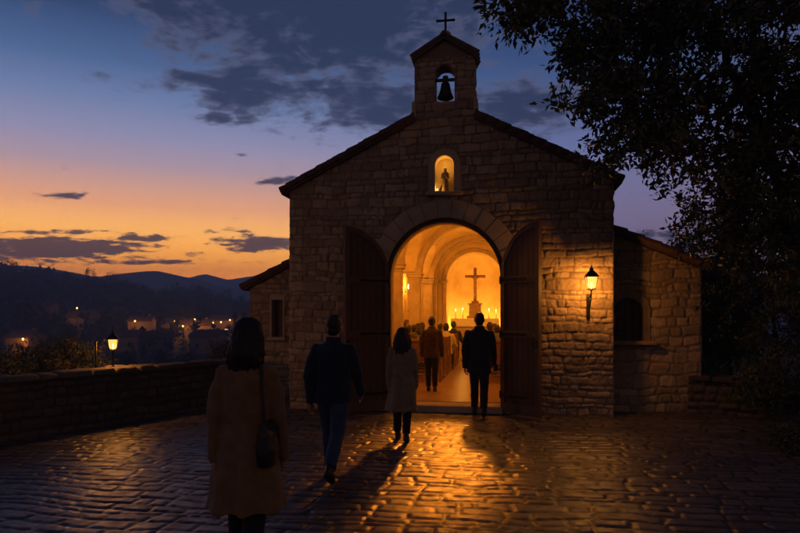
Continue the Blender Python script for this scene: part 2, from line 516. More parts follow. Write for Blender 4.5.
WARM = (1.0, .47, .10)
m_facade = stone_material('limestone_rubble', (.40, .305, .205), (.245, .182, .125), (.15, .113, .08), (.165, .125, .088))
m_parapet = stone_material('grey_rubble', (.115, .092, .072), (.08, .066, .052), (.055, .046, .037), (.055, .045, .036))
m_cobble = stone_material('worn_paving_stone', (.125, .104, .092), (.066, .057, .052), (.040, .036, .034), (.010, .0085, .007), rough=.54, spec=.5, rough_lo=.30, bump=.3)
m_ashlar = material('dressed_limestone', (.40, .31, .21), (.31, .24, .16), .8, 4, 6, .35, 40, spec=.3)
m_tile = material('terracotta_tile', (.10, .056, .040), (.06, .040, .031), .85, 7, 5, .4, 30)
m_plaster = material('lime_plaster', (.62, .47, .23), (.46, .335, .15), .85, 1.6, 6, .15, 20, spec=.2)
m_intst = material('pale_interior_stone', (.44, .33, .19), (.32, .23, .13), .75, 3, 6, .25, 18, spec=.3)
m_floor = material('waxed_terracotta_floor', (.34, .20, .11), (.24, .14, .08), .32, 3, 5, .1, 10, spec=.5)
m_door = material('old_walnut_door', (.115, .062, .031), (.06, .033, .018), .58, 9, 7, .5, 24, stretch=(6, 6, .5), spec=.35)
m_doorlt = material('door_rail_wood', (.14, .078, .040), (.08, .045, .024), .55, 9, 7, .4, 24, stretch=(6, 6, .5), spec=.35)
m_pew = material('oiled_oak', (.17, .085, .035), (.10, .05, .022), .42, 7, 6, .2, 20, stretch=(1, 6, 6))
m_iron = material('wrought_iron', (.012, .011, .010), (.02, .017, .014), .5, 20, 4, .3, 60, metal=.6, spec=.5)
m_bronze = material('weathered_bronze', (.05, .042, .028), (.03, .03, .024), .5, 12, 5, .2, 40, metal=.8)
m_brass = material('aged_brass', (.45, .27, .08), (.30, .18, .06), .4, 12, 4, metal=.9)
m_linen = material('white_linen', (.78, .72, .62), (.70, .64, .54), .85, 6, 4, .1, 60)
m_wax = material('candle_wax', (.75, .66, .48), (.7, .6, .42), .5, 8, 2)
m_leaf = material('leaf_green', (.085, .095, .034), (.045, .058, .022), .5, 3, 3, spec=.4)
m_leafy = material('olive_leaf', (.085, .080, .026), (.05, .055, .02), .5, 3, 3, spec=.4)
m_bark = material('rough_bark', (.06, .045, .032), (.03, .024, .018), .9, 8, 6, .8, 22, stretch=(1, 1, .25))
m_soil = material('dark_soil', (.035, .032, .026), (.02, .019, .016), .95, .3, 6, .4, 2)
m_glass = emitter('lit_lantern_glass', (1.0, .46, .10), 2.7, clear=.62)
m_flame = emitter('flame', (1.0, .62, .22), 14.0)
m_bulb = emitter('lamp_bulb', (1.0, .60, .22), 12.0)

# ================================================================== SETTING
TH = math.atan(0.165)                       # the chapel is turned this much from the line of sight
CO = Vector((0.80, 11.15, 0.0))             # middle of the doorway, on the ground
cT, sT = math.cos(TH), math.sin(TH)
def L(x, y, z=0.0):                          # chapel coordinates -> world
    return Vector((CO.x + x * cT + y * sT, CO.y - x * sT + y * cT, z))
PA, PB = Vector((-8.2, 4.17, 0)), Vector((-3.02, 12.60, 0))     # plaza-side foot of the parapet
PD = (PB - PA).normalized(); PN = Vector((-PD.y, PD.x, 0))      # PN points out over the valley
def beyond(X, Y):                            # metres beyond the parapet line
    return (X - PA.x) * PN.x + (Y - PA.y) * PN.y

def ridge_el(g):                             # skyline of the near wooded slope, as height / distance
    return np.interp(g, [-3, -1.2, -.66, -.56, -.48, -.40, -.354, -.30, -.25, -.15, .1, .5, 3], [.09, .075, .058, .050, .038, .028, .021, .013, .006, .0, -.01, -.01, .0])
def slope_z(X, Y):
    """height of the land beyond the parapet"""
    s = beyond(X, Y)
    r = np.hypot(X, Y)
    g = X / np.maximum(Y, r * .2)
    e = np.interp(r, [0, 12, 22, 45, 90, 140, 210, 300, 400], [-.30, -.30, -.30, -.22, -.115, -.062, -.022, .0, .0])
    k = sstep(r, 120, 420)
    e = e + ridge_el(g) * k
    z = 1.72 + e * r
    z = np.where(r > 420, np.maximum(z * 0 + 1.72 + ridge_el(g) * 420 - (r - 420) * .10, -60), z)
    z = z + fbm(X / 28, Y / 28, 3, 4) * np.clip((r - 30) / 40, 0, 4)
    near = np.minimum(-0.25 - s * .5, -.25)
    z = np.where(r < 45, np.minimum(z, near), z)
    return np.where(s > 0, z, np.minimum(-1.2 - 0.03 * np.maximum(r - 30, 0), z + 3) if False else -1.2 - .02 * np.maximum(r - 25, 0))

def build_setting():
    # paving: real relief, courses parallel to the chapel front
    cell = .019
    us = np.arange(-10.2, 9.2, cell); vs = np.arange(-9.9, 1.9, cell)
    U, V = np.meshgrid(us, vs, indexing='ij')
    h, r1, r2, tl = stones(U, V, 21, ch=(.10, .245), cw=(.15, .50), joint=.012, soft=.019, round_=.04, warp=.055, wf=2.2)
    H = h * (.008 + .005 * r1) + tl * h * .12 + h * (fbm(U * 8, V * 8, 2, 3) * .008 + fbm(U * 26, V * 26, 6, 2) * .003) - .012
    H = H + fbm(U * .7, V * .7, 12, 2) * .04
    def pos(a, b):
        return np.stack([CO.x + a * cT + b * sT, CO.y - a * sT + b * cT, H], -1)
    def keep(a, b):
        X = CO.x + a * cT + b * sT; Y = CO.y - a * sT + b * cT
        inside = (np.abs(a) < 2.85) & (b > .05)
        return (beyond(X, Y) < .12) & ~inside & ~((b > 1.25) & (np.abs(a) > 2.85) & (a > 0) & (a < 4.5))
    me = grid_mesh('cobblestone_paving', us, vs, keep, pos, np.stack([r1, h, r2], -1), [m_cobble])
    tag(link('cobblestone_paving', me), kind='structure')
    # ground under and around the square
    g = MB(); a = PA - PD * 60 + PN * .1; b = PB + PD * 60 + PN * .1
    g.add([a, (a + Vector((160, -60, 0))), (b + Vector((160, -60, 0))), b], [(0, 1, 2, 3)])
    o = g.build('ground', m_soil); o.location.z = -.045; tag(o, kind='structure')
    # land falling to the valley and rising to the wooded slope
    azs = np.radians(np.linspace(-130, 130, 240)); rs = np.concatenate([np.linspace(3, 60, 60), np.geomspace(62, 1500, 90)])
    A, Rr = np.meshgrid(azs, rs, indexing='ij'); X = Rr * np.sin(A); Y = Rr * np.cos(A)
    Z = slope_z(X, Y)
    I = np.arange(X.size).reshape(X.shape)
    F = np.stack([I[:-1, :-1], I[1:, :-1], I[1:, 1:], I[:-1, 1:]], -1).reshape(-1, 4)
    m_land = material('scrub_land', (.055, .055, .035), (.028, .032, .020), .95, .06, 8, .6, .5)
    tag(link('hillside_terrain', np_mesh('hillside_terrain', np.stack([X, Y, Z], -1).reshape(-1, 3), F[:, ::-1], True, [m_land])), kind='structure')
    # sheet to the horizon
    m_val = material('valley_floor', (.035, .038, .03), (.025, .027, .022), .95, .004, 6)
    n = 64; vs_ = [(0, 0, -62)] + [(2700 * math.cos(2 * PI * i / n), 1310 * math.sin(2 * PI * i / n), -62) for i in range(n)]
    q = MB(); q.add(vs_, [(0, i + 1, (i + 1) % n + 1) for i in range(n)]); tag(q.build('valley_ground', m_val), kind='structure')
    # far hills, two ranges
    m_hill = material('forested_hill', (.040, .048, .040), (.026, .032, .028), .95, .004, 8, .8, .03)
    def rng_hill(name, dist, prof, depth, seed, base=-60):
        gx = np.linspace(-2.2, 2.2, 420); dd = np.linspace(-1, 1, 36)
        G, D = np.meshgrid(gx, dd, indexing='ij')
        px = 400 + 622.2 * G
        el = (316 - np.interp(px, *zip(*prof))) / 622.2
        top = 1.72 + el * dist
        Y = dist + D * depth; X = G * dist
        shape = np.clip(1 - np.abs(D), 0, 1) ** .85
        rough = fbm(X / 300, Y / 300, seed, 5)
        Z = base + (top - base) * shape * (1 + rough * .30 * (1 - shape)) + rough * 26 * np.clip(1 - shape, 0, 1) + fbm(X / 60, Y / 60, seed + 2, 3) * 7
        I = np.arange(G.size).reshape(G.shape)
        F = np.stack([I[:-1, :-1], I[1:, :-1], I[1:, 1:], I[:-1, 1:]], -1).reshape(-1, 4)
        tag(link(name, np_mesh(name, np.stack([X, Y, Z], -1).reshape(-1, 3), F, True, [m_hill])), kind='structure')
    rng_hill('hills', 720, [(-900, 285), (-400, 262), (-150, 270), (0, 263.5), (28, 264), (60, 268), (100, 274.5), (118, 273), (140, 270.5), (160, 270), (185, 274), (210, 279.5), (232, 286), (262, 291), (300, 294), (420, 292), (560, 282), (700, 290), (820, 284), (1300, 270), (2000, 290)], 280, 4)
    rng_hill('distant_hills', 1060, [(-900, 290), (0, 292), (120, 290), (170, 281), (192, 275.5), (206, 272.5), (218, 276), (228, 279), (246, 276), (275, 272.5), (300, 271), (360, 279), (480, 284), (620, 276), (720, 282), (900, 280), (2000, 290)], 240, 9)
build_setting()

# haze over the whole valley
def build_haze():
    m = bpy.data.materials.new('evening_haze'); m.use_nodes = True
    t = NT(m.node_tree); t.n.clear()
    out = t.new('ShaderNodeOutputMaterial'); v = t.new('ShaderNodeVolumePrincipled')
    v.inputs['Color'].default_value = (.36, .56, 1.0, 1); v.inputs['Density'].default_value = 1.6e-3; v.inputs['Anisotropy'].default_value = .2
    t.l.new(v.outputs[0], out.inputs['Volume'])
    b = MB(); b.box((0, 0, 18), (5600, 2660, 164))
    tag(b.build('haze', m), kind='stuff', label='thin blue evening haze lying over the valley')
build_haze()

# ================================================================== CHAPEL
HW = 2.9; EAVE = 4.05; APEX = 5.50
DW, DS = .985, 2.415                          # door opening half width and springing
def gable(x): return EAVE + (APEX - EAVE) * (1 - np.abs(x) / HW)
chapel = empty('chapel', CO, -TH, 'small stone chapel with bell gable, open arched doorway and warm lit nave', 'chapel')
def build_chapel():
    P = chapel
    # front wall with three openings
    def keep(u, v):
        ok = (v < gable(u) - .02) | ((np.abs(u) < .5375) & (v < 6.36))
        door = (np.abs(u) < DW + .12) & (v < DS) | (np.hypot(u, v - DS) < DW + .12)
        niche = ((np.abs(u) < .21) & (v > 3.93) & (v < 4.42)) | ((np.hypot(u, v - 4.42) < .21) & (v >= 4.42))
        bell = ((np.abs(u) < .18) & (v > 5.55) & (v < 6.04)) | ((np.hypot(u, v - 6.04) < .18) & (v >= 6.04))
        return ok & ~door & ~niche & ~bell
    stone_wall('front_wall', -HW, HW, -.03, 6.36, .0165, lambda u, v, h: (u, -h, v), m_facade, P, 3, keep, relief=.022, ch=(.065, .19), cw=(.09, .38), warp=.024, soft=.018, round_=.03, joint=.006)
    # side and rear walls
    for s in (-1, 1):
        stone_wall('side_wall', 0, 14.6, -.03, EAVE + .05, .045, lambda u, v, h, s=s: (s * (HW + h), u, v), m_facade, P, 30 + s, None, relief=.03)
    b = MB(); b.box((0, 14.75, 2.0), (2 * HW, .3, 4.1)); b.add([(-HW, 14.6, EAVE - .02), (HW, 14.6, EAVE - .02), (0, 14.6, APEX - .02), (-HW, 14.9, EAVE - .02), (HW, 14.9, EAVE - .02), (0, 14.9, APEX - .02)], [(0, 1, 2), (3, 5, 4), (0, 2, 5, 3), (1, 4, 5, 2)])
    b.build('rear_wall', m_facade, P)
    # roof: two tiled slopes with a real thickness, tile ends showing along the verge
    sl = math.atan2(APEX - EAVE, HW); ln = math.hypot(HW + .13, (APEX - EAVE) * (HW + .13) / HW)
    for s in (-1, 1):
        M = Matrix.Translation((0, 0, APEX + .045)) @ Matrix(((s * math.cos(sl), 0, 0, 0), (0, 1, 0, 0), (-math.sin(sl), 0, 1, 0), (0, 0, 0, 1)))
        # lengthwise coordinate a runs down the slope (x of M), tiles are half-round rows down the slope
        us = np.linspace(0, ln, 90); vs = np.linspace(-.10, 14.95, 760)
        U, V = np.meshgrid(us, vs, indexing='ij')
        co = np.abs(np.sin(V * PI / .21)) * .055; st_ = (U / .33 % 1.0) * .022
        H = .05 + co + st_ + fbm(U * 3, V * 3, 5, 2) * .02
        X = s * U * math.cos(sl); Z = APEX + .03 - U * math.sin(sl) + H
        I = np.arange(U.size).reshape(U.shape)
        F = np.stack([I[:-1, :-1], I[1:, :-1], I[1:, 1:], I[:-1, 1:]], -1).reshape(-1, 4)
        # leave the bell gable free
        cx = (X[:-1, :-1]).reshape(-1); cyv = V[:-1, :-1].reshape(-1)
        ok = ~((np.abs(cx) < .54) & (cyv < .38))
        F = F[ok]
        roof = link('roof', np_mesh('roof', np.stack([X, V, Z], -1).reshape(-1, 3), F if s > 0 else F[:, ::-1], True, [m_tile]), P)
        q = MB()
        # deck under the tiles, kept off the bell gable
        for (a0, a1, y0, y1) in ((.60, ln, -.09, .40), (0, ln, .40, 14.94)):
            vs_ = []
            for (a, y) in ((a0, y0), (a1, y0), (a1, y1), (a0, y1)):
                x = s * a * math.cos(sl); z = APEX - a * math.sin(sl)
                vs_ += [(x, y, z - .01), (x, y, z + .085)]
            q.add(vs_, [(0, 2, 4, 6), (7, 5, 3, 1), (0, 1, 3, 2), (2, 3, 5, 4), (4, 5, 7, 6), (6, 7, 1, 0)])
        q.build('roof_deck', m_tile, roof)
        q = MB()
        k = int((ln - .6) / .22) + 1
        for i in range(k):
            a0 = .60 + i * .22; a1 = min(a0 + .25, ln + .03)
            p0 = Vector((s * a0 * math.cos(sl), -.075, APEX + .075 - a0 * math.sin(sl))); p1 = Vector((s * a1 * math.cos(sl), -.075, APEX + .088 - a1 * math.sin(sl)))
            q.tube([p0, p1], [.056, .064], 10, dome=False)
        for i in range(46):
            pass
        q.build('verge_tiles', m_tile, roof, True)
        q = MB()
        xe = s * (ln * math.cos(sl)); ze = APEX - ln * math.sin(sl)
        for i in range(71):
            y = -.02 + i * .21
            q.tube([(xe - s * .05, y, ze + .095), (xe + s * .03, y, ze + .055)], [.07, .08], 8, dome=False)
        q.build('eave_tiles', m_tile, roof, True)
    q = MB()
    for i in range(34):
        y = .40 + i * .42
        q.tube([(0, y, APEX + .11), (0, y + .46, APEX + .135)], [.10, .115], 10, dome=False)
    q.build('ridge_tiles', m_tile, P, True)
    # dressed ring of the doorway: separate voussoirs with fine joints, jamb stones below
    q = MB(); n = 15; rs = random.Random(4)
    for i in range(n):
        t0 = PI - PI * i / n - .004; t1 = PI - PI * (i + 1) / n + .004
        ri, ro = DW + .075, DW + .40 + rs.uniform(-.012, .012); pr = .045 + rs.uniform(-.008, .01)
        vs_ = []
        m_ = 5
        for j in range(m_):
            t = t0 + (t1 - t0) * j / (m_ - 1)
            for (rr, yy) in ((ri, .3), (ri, -pr + .012), (ri + .012, -pr), (ro - .012, -pr), (ro, -pr + .012), (ro, .1)):
                vs_.append((rr * math.cos(t), yy, DS + rr * math.sin(t)))
        fs = []
        for j in range(m_ - 1):
            for k in range(5): fs.append((j * 6 + k, j * 6 + k + 1, j * 6 + 6 + k + 1, j * 6 + 6 + k))
        fs += [(0, 1, 2, 3, 4, 5)[::-1], tuple((m_ - 1) * 6 + k for k in range(6))]
        q.add(vs_, fs)
    for s in (-1, 1):
        z = .0
        for i in range(6):
            hh = DS / 6; w = .25 + (.08 if i % 2 else 0)
            q.box((s * (DW + .075 + w / 2), .12, z + hh / 2), (w, .36 - rs.uniform(0, .012), hh - .006), bev=.012); z += hh
    q.build('door_surround', m_ashlar, P)
    # wooden frame lining the opening
    q = MB(); q.arch(DW, DS, .13, .074, .02, .16); q.build('door_frame', m_door, P)
    q = MB(); q.arch(DW + .072, DS, .13, .02, -.03, .02); q.build('door_bead', m_doorlt, P)
    # front wall core: intrados and inner face
    q = MB(); q.intrados(DW + .03, DS, 0, .16, .50); q.archwall(-2.26, 2.26, 0, 4.6, DW + .03, DS, .50); q.build('inner_front_wall', m_plaster, P)
    # wall core right behind the masonry so that no light passes
    q = MB(); q.archwall(-HW + .05, HW - .05, 0, EAVE - .05, DW + .06, DS, .2, True); q.build('wall_core', m_ashlar, P)
    # threshold
    q = MB(); q.box((0, .14, .062), (2.06, .50, .134), bev=.018); q.build('doorstep', m_ashlar, P)
    # niche
    q = MB()
    q.arch(.168, 4.42, 3.94, .10, -.055, .02); q.arch(.27, 4.42, 3.90, .028, -.035, .02)
    q.box((0, -.045, 3.905), (.66, .15, .065), bev=.012)
    nf = q.build('niche_surround', m_ashlar, P)
    q = MB()
    q.intrados(.17, 4.42, 3.94, .0, .24)
    nn = 14
    vs_ = [(0, .30, 4.30)]
    pr = [(-.17, 3.94)] + [(.17 * math.cos(PI - PI * i / nn), 4.42 + .17 * math.sin(PI - PI * i / nn)) for i in range(nn + 1)] + [(.17, 3.94)]
    vs_ += [(a, .24, b) for a, b in pr]
    k = len(pr)
    q.add(vs_, [(0, i + 1, i + 2) for i in range(k - 1)])
    q.box((0, .12, 3.935), (.36, .30, .02))
    q.build('niche_recess', m_plaster, P)
    # bell gable above the front
    bg = bpy.data.objects.new('bell_gable', None); C.objects.link(bg); bg.parent = P
    stone_wall('gable_back_wall', -.5375, .5375, 5.0, 6.36, .03, lambda u, v, h: (-u, .36 + h, v), m_facade, bg, 51,
               lambda u, v: ~(((np.abs(u) < .18) & (v > 5.55) & (v < 6.04)) | ((np.hypot(u, v - 6.04) < .18) & (v >= 6.04))), relief=.015)
    for s in (-1, 1):
        stone_wall('gable_side_wall', 0, .36, 5.0, 6.36, .03, lambda u, v, h, s=s: (s * (.5375 + h), u, v), m_facade, bg, 52 + s, None, relief=.015)
    q = MB(); q.intrados(.178, 6.04, 5.55, -.02, .37); q.box((0, .18, 5.535), (.37, .40, .05)); q.build('bell_opening', m_ashlar, bg)
    for s in (-1, 1): q = MB(); q.box((s * .555, .17, 5.44), (.07, .44, .30), bev=.02); q.build('shoulder_stone', m_ashlar, bg)
    q = MB()
    e, a, x = 6.345, 6.70, .575
    q.add([(-.535, -.015, e), (.535, -.015, e), (0, -.015, a - .06), (-.535, .36, e), (.535, .36, e), (0, .36, a - .06)], [(0, 1, 2), (3, 5, 4), (0, 2, 5, 3), (1, 4, 5, 2), (0, 3, 4, 1)])
    q.build('gable_stone', m_facade, bg)
    q = MB()
    for s in (-1, 1):
        p = []
        for y in (-.085, .445):
            p += [(0, y, a - .035), (s * x, y, e - .055), (s * x, y, e + .025), (0, y, a + .03)]
        q.add(p, [(0, 1, 2, 3), (7, 6, 5, 4), (0, 4, 5, 1), (1, 5, 6, 2), (2, 6, 7, 3)])
        for i in range(4):
            y = -.05 + i * .155
            q.tube([(s * .03, y, a + .025), (s * (x + .02), y, e + .025)], [.05, .065], 8, dome=False)
    q.tube([(0, -.09, a + .045), (0, .45, a + .045)], .06, 8)
    q.build('gable_roof', m_tile, bg)
    q = MB(); q.box((0, .18, 6.775), (.20, .22, .16), bev=.02); q.box((0, .18, 6.86), (.14, .16, .05), bev=.015); q.build('cross_plinth', m_ashlar, bg)
    q = MB()
    q.box((0, .18, 7.045), (.040, .035, .36), bev=.006); q.box((0, .18, 7.10), (.29, .033, .038), bev=.006)
    for (px, pz) in ((-.15, 7.10), (.15, 7.10), (0, 7.23)): q.ball((px, .18, pz), .026, 8)
    q.build('iron_cross', m_iron, bg)
    # lower wings either side
    def wing(s, y0, x1, zj, ze, seed, y1):
        fr = lambda u, v, h: (u, y0 - h, v)
        lo, hi = (HW, x1) if s > 0 else (-x1, -HW)
        def kp(u, v):
            t = (np.abs(u) - HW) / (x1 - HW)
            ok = v < zj + (ze - zj) * t - .02
            if s > 0: ok = ok & ~(((np.abs(u - 3.27) < .34) & (v > 1.24) & (v < 1.80)) | ((np.hypot(u - 3.27, v - 1.80) < .34) & (v >= 1.8)))
            else: ok = ok & ~((np.abs(u + 3.73) < .14) & (v > 1.27) & (v < 2.08))
            return ok
        stone_wall('wing_wall', lo, hi, -.03, max(zj, ze) + .05, .018, fr, m_facade, P, seed, kp, relief=.024, ch=(.075, .22), cw=(.10, .38), warp=.045, soft=.022, round_=.035, joint=.006, edge=(s < 0, s > 0))
        stone_wall('wing_side_wall', y0, y1, -.03, ze + .05, .045, lambda u, v, h: (s * (x1 + h), u, v), m_facade, P, seed + 1, None, relief=.03)
        q = MB(); dz = (ze - zj) / (x1 - HW)
        xo = x1 + .13; zo = ze + dz * .13
        p = []
        for y in (y0 - .10, y1):
            p += [(s * HW, y, zj), (s * xo, y, zo), (s * xo, y, zo + .10), (s * HW, y, zj + .10)]
        q.add(p, [(0, 1, 2, 3), (7, 6, 5, 4), (0, 4, 5, 1), (1, 5, 6, 2), (2, 6, 7, 3)])
        n = int((y1 - y0) / .21)
        for i in range(n + 1):
            y = y0 - .04 + i * .21
            q.tube([(s * HW, y, zj + .10), (s * (xo + .03), y, zo + .10)], [.055, .07], 8, dome=False)
        k = int((x1 - HW) / .3) + 1
        for i in range(k):
            a0 = HW + (xo - HW) * i / k; a1 = HW + (xo - HW) * (i + 1.15) / k
            q.tube([(s * a0, y0 - .085, zj + dz * (a0 - HW) + .085), (s * a1, y0 - .085, zj + dz * (a1 - HW) + .11)], [.055, .07], 8, dome=False)
        q.build('wing_roof', m_tile, P)
        q = MB(); q.box((s * (HW + x1) / 2, y1, ze / 2), (x1 - HW, .3, ze)); q.build('wing_rear_wall', m_facade, P)
    wing(1, .72, 4.53, 3.27, 2.58, 61, 7.5)
    wing(-1, 1.60, 4.36, 3.03, 2.33, 71, 8.5)
    # arched window in the wing with the lamp
    w = bpy.data.objects.new('arched_window', None); C.objects.link(w); w.parent = P; w.location = (3.27, .72, 0)
    m_sur = material('weathered_window_stone', (.27, .195, .12), (.20, .14, .09), .85, 5, 6, .5, 30, spec=.2)
    q = MB(); q.arch(.255, 1.80, 1.26, .13, -.035, .26); q.build('window_surround', m_sur, w)
    q = MB(); q.box((.02, -.06, 1.235), (.92, .26, .075), bev=.015); q.build('window_sill', m_sur, w)
    m_dark = material('dark_window_glass', (.11, .066, .040), (.075, .046, .03), .6, 6, 4, spec=.3)
    q = MB(); q.box((0, .24, 1.66), (.50, .02, .84)); q.build('window_pane', m_dark, w)
    q = MB()
    for i in (-1, 0, 1): q.box((i * .13, .19, 1.66), (.02, .02, .82))
    for z in (1.45, 1.68, 1.9): q.box((0, .19, z), (.5, .016, .02))
    q.build('window_grille', m_iron, w)
    w = bpy.data.objects.new('narrow_window', None); C.objects.link(w); w.parent = P; w.location = (-3.73, 1.60, 0)
    q = MB()
    for s in (-1, 1): q.box((s * .145, .08, 1.68), (.05, .24, .90), bev=.01)
    q.box((0, .08, 2.11), (.36, .25, .09), bev=.01); q.box((0, .05, 1.24), (.40, .30, .07), bev=.01)
    q.build('window_surround', m_ashlar, w)
    q = MB(); q.box((0, .18, 1.68), (.26, .02, .84)); q.build('window_pane', m_dark, w)
    # door leaves, both swung outwards
    lw = .86
    for s in (-1, 1):
        leaf = bpy.data.objects.new('door_leaf', None); C.objects.link(leaf); leaf.parent = P
        ph = R(44) if s > 0 else R(38)
        leaf.location = (s * (DW + .02), -.075, .05)
        leaf.rotation_euler = (0, 0, -ph if s > 0 else ph)
        X = lambda t: s * t
        top = lambda t: DS - .02 + math.sqrt(max(0, lw * lw - (lw - t) ** 2)) * .98
        def slab(b, t0, t1, z0, zf, ya, yb, n=5):
            vs_ = []
            for j in range(n):
                t = t0 + (t1 - t0) * j / (n - 1)
                zt = zf(t) if callable(zf) else zf
                vs_ += [(X(t), ya, z0), (X(t), yb, z0), (X(t), yb, zt), (X(t), ya, zt)]
            fs = []
            for j in range(n - 1):
                a = j * 4
                fs += [(a, a + 4, a + 7, a + 3), (a + 1, a + 2, a + 6, a + 5), (a + 3, a + 7, a + 6, a + 2), (a, a + 1, a + 5, a + 4)]
            fs += [(0, 3, 2, 1), (4 * n - 4, 4 * n - 3, 4 * n - 2, 4 * n - 1)]
            b.add(vs_, fs)
        b = MB()
        npl = 7
        for i in range(npl):
            slab(b, lw * i / npl + .004, lw * (i + 1) / npl - .004, 0.01, lambda t: top(t) - .02, .0, .034)
        b.build('door_planks', m_door, leaf)
        b = MB()
        slab(b, .0, .085, 0, top, -.022, .056, 6); b.build('stile', m_doorlt, leaf)
        b = MB(); slab(b, lw - .085, lw, 0, top, -.022, .056); b.build('stile', m_doorlt, leaf)
        for (z0, z1) in ((0.0, .17), (1.30, 1.42), (2.24, 2.36)):
            b = MB(); slab(b, .087, lw - .087, z0, z1, -.020, .054); b.build('rail', m_doorlt, leaf)
        b = MB()
        for i in range(12):
            t0 = .085 + (lw - .17) * i / 12; t1 = .085 + (lw - .17) * (i + 1) / 12
            vs_ = []
            for t in (t0, t1):
                vs_ += [(X(t), -.020, top(t) - .10 - .10 * max(0, 1 - t / .35)), (X(t), .054, top(t) - .10 - .10 * max(0, 1 - t / .35)), (X(t), .054, top(t)), (X(t), -.020, top(t))]
            b.add(vs_, [(0, 4, 7, 3), (1, 2, 6, 5), (3, 7, 6, 2), (0, 1, 5, 4), (0, 3, 2, 1), (4, 5, 6, 7)])
        b.build('arched_rail', m_doorlt, leaf)
        for z in (.30, 1.36, 2.30):
            b = MB(); b.box((X(.30), -.028, z), (.56, .012, .045), bev=.004)
            b.tube([(X(0), -.03, z - .05), (X(0), -.03, z + .05)], .018, 8); b.build('hinge_strap', m_iron, leaf)
        b = MB()
        pts = [(X(lw - .05) + .045 * math.sin(a), -.05, 1.20 - .045 * math.cos(a)) for a in np.linspace(.2, 2 * PI + .15, 16)]
        b.tube(pts, .008, 6); b.ball((X(lw - .05), -.035, 1.245), .02, 8)
        b.build('ring_handle', m_iron, leaf)
    # ---------------- interior
    FZ = .13
    q = MB(); q.box((0, 5.55, FZ - .05), (4.56, 10.2, .10))
    fl = q.build('nave_floor', m_floor, P)
    q = MB()
    for i in range(3): q.box((0, 12.8 + i * .15, FZ + .09 + i * .17 - .01), (4.5, 4.2 - i * .3, .17 + .02), bev=.015)
    q.build('altar_step', m_intst, P)
    q = MB()
    for s in (-1, 1):
        v = [(s * 2.25, .5, 0), (s * 2.25, 11.7, 0), (s * 2.25, 11.7, 4.3), (s * 2.25, .5, 4.3)]
        q.add(v if s < 0 else v[::-1], [(0, 1, 2, 3)])
    q.build('aisle_wall', m_plaster, P)
    SP = 3.05
    # groined vault
    us = np.linspace(-2.27, 2.27, 120); vs = np.linspace(.5, 11.62, 300)
    U, V = np.meshgrid(us, vs, indexing='ij')
    bays = [(.5, 4.4), (4.4, 8.0), (8.0, 11.6)]
    Zc = np.full(U.shape, SP)
    for (a, b_) in bays:
        yc, hb = (a + b_) / 2, (b_ - a) / 2 - .17
        m = (V >= a) & (V <= b_)
        Zc = np.where(m, SP + 1.02 * np.sqrt(np.clip(1 - ((V - yc) / hb) ** 2, 0, 1)), Zc)
    Zn = SP + 1.6 * np.sqrt(np.clip(1 - (U / 1.6) ** 2, 0, 1))
    Z = np.maximum(Zn, Zc)
    I = np.arange(U.size).reshape(U.shape)
    F = np.stack([I[:-1, :-1], I[1:, :-1], I[1:, 1:], I[:-1, 1:]], -1).reshape(-1, 4)
    link('vault', np_mesh('vault', np.stack([U, V, Z], -1).reshape(-1, 3), F[:, ::-1], True, [m_plaster]), P)
    for y in (4.4, 8.0, 11.5):
        q = MB(); q.arch(1.44, SP, SP, .2, y - .19, y + .19, 40, legs=False); q.build('transverse_arch', m_intst, P)
    for y in (.70, 4.4, 8.0, 11.4):
        for s in (-1, 1):
            q = MB()
            q.box((s * 1.66, y, (FZ + SP) / 2), (.34, .38, SP - FZ), bev=.02)
            q.box((s * 1.66, y, FZ + .16), (.44, .48, .32), bev=.03)
            q.box((s * 1.66, y, SP - .19), (.40, .44, .045), bev=.012); q.box((s * 1.66, y, SP - .10), (.46, .50, .10), bev=.02); q.box((s * 1.66, y, SP - .02), (.50, .54, .06), bev=.01)
            q.build('pier', m_intst, P)
    # chancel arch and apse
    q = MB(); q.archwall(-2.27, 2.27, FZ, 4.75, 1.40, SP, 11.62, False, 40); q.intrados(1.40, SP, FZ, 11.62, 12.15, 40)
    q.archwall(-1.40, 1.40, FZ, 4.5, 1.06, SP, 12.15, False, 40); q.intrados(1.06, SP, FZ, 12.15, 13.0, 40)
    q.build('chancel_wall', m_plaster, P)
    q = MB(); q.arch(1.385, SP, FZ, .16, 11.56, 11.64, 40); q.arch(1.05, SP, FZ, .13, 12.08, 12.17, 40)
    for s in (-1, 1):
        q.box((s * 1.46, 11.56, SP - .05), (.30, .22, .12), bev=.02); q.box((s * 1.14, 12.08, SP - .05), (.28, .2, .12), bev=.02)
    q.build('chancel_arch', m_intst, P)
    q = MB(); rr = 1.08; nt, nz = 28, 12
    vs_ = []; fs = []
    rows = [FZ, 1.0, 2.0, SP] + [None] * nz
    for k in range(4 + nz):
        for i in range(nt + 1):
            t = PI * i / nt
            if k < 4: vs_.append((-rr * math.cos(t), 13.0 + rr * math.sin(t), rows[k]))
            else:
                a = PI / 2 * (k - 3) / nz
                vs_.append((-rr * math.cos(t) * math.cos(a), 13.0 + rr * math.sin(t) * math.cos(a), SP + rr * math.sin(a)))
    for k in range(3 + nz):
        for i in range(nt):
            p = k * (nt + 1) + i
            fs.append((p, p + nt + 1, p + nt + 2, p + 1))
    q.add(vs_, fs); q.build('apse', m_plaster, P, True)
build_chapel()

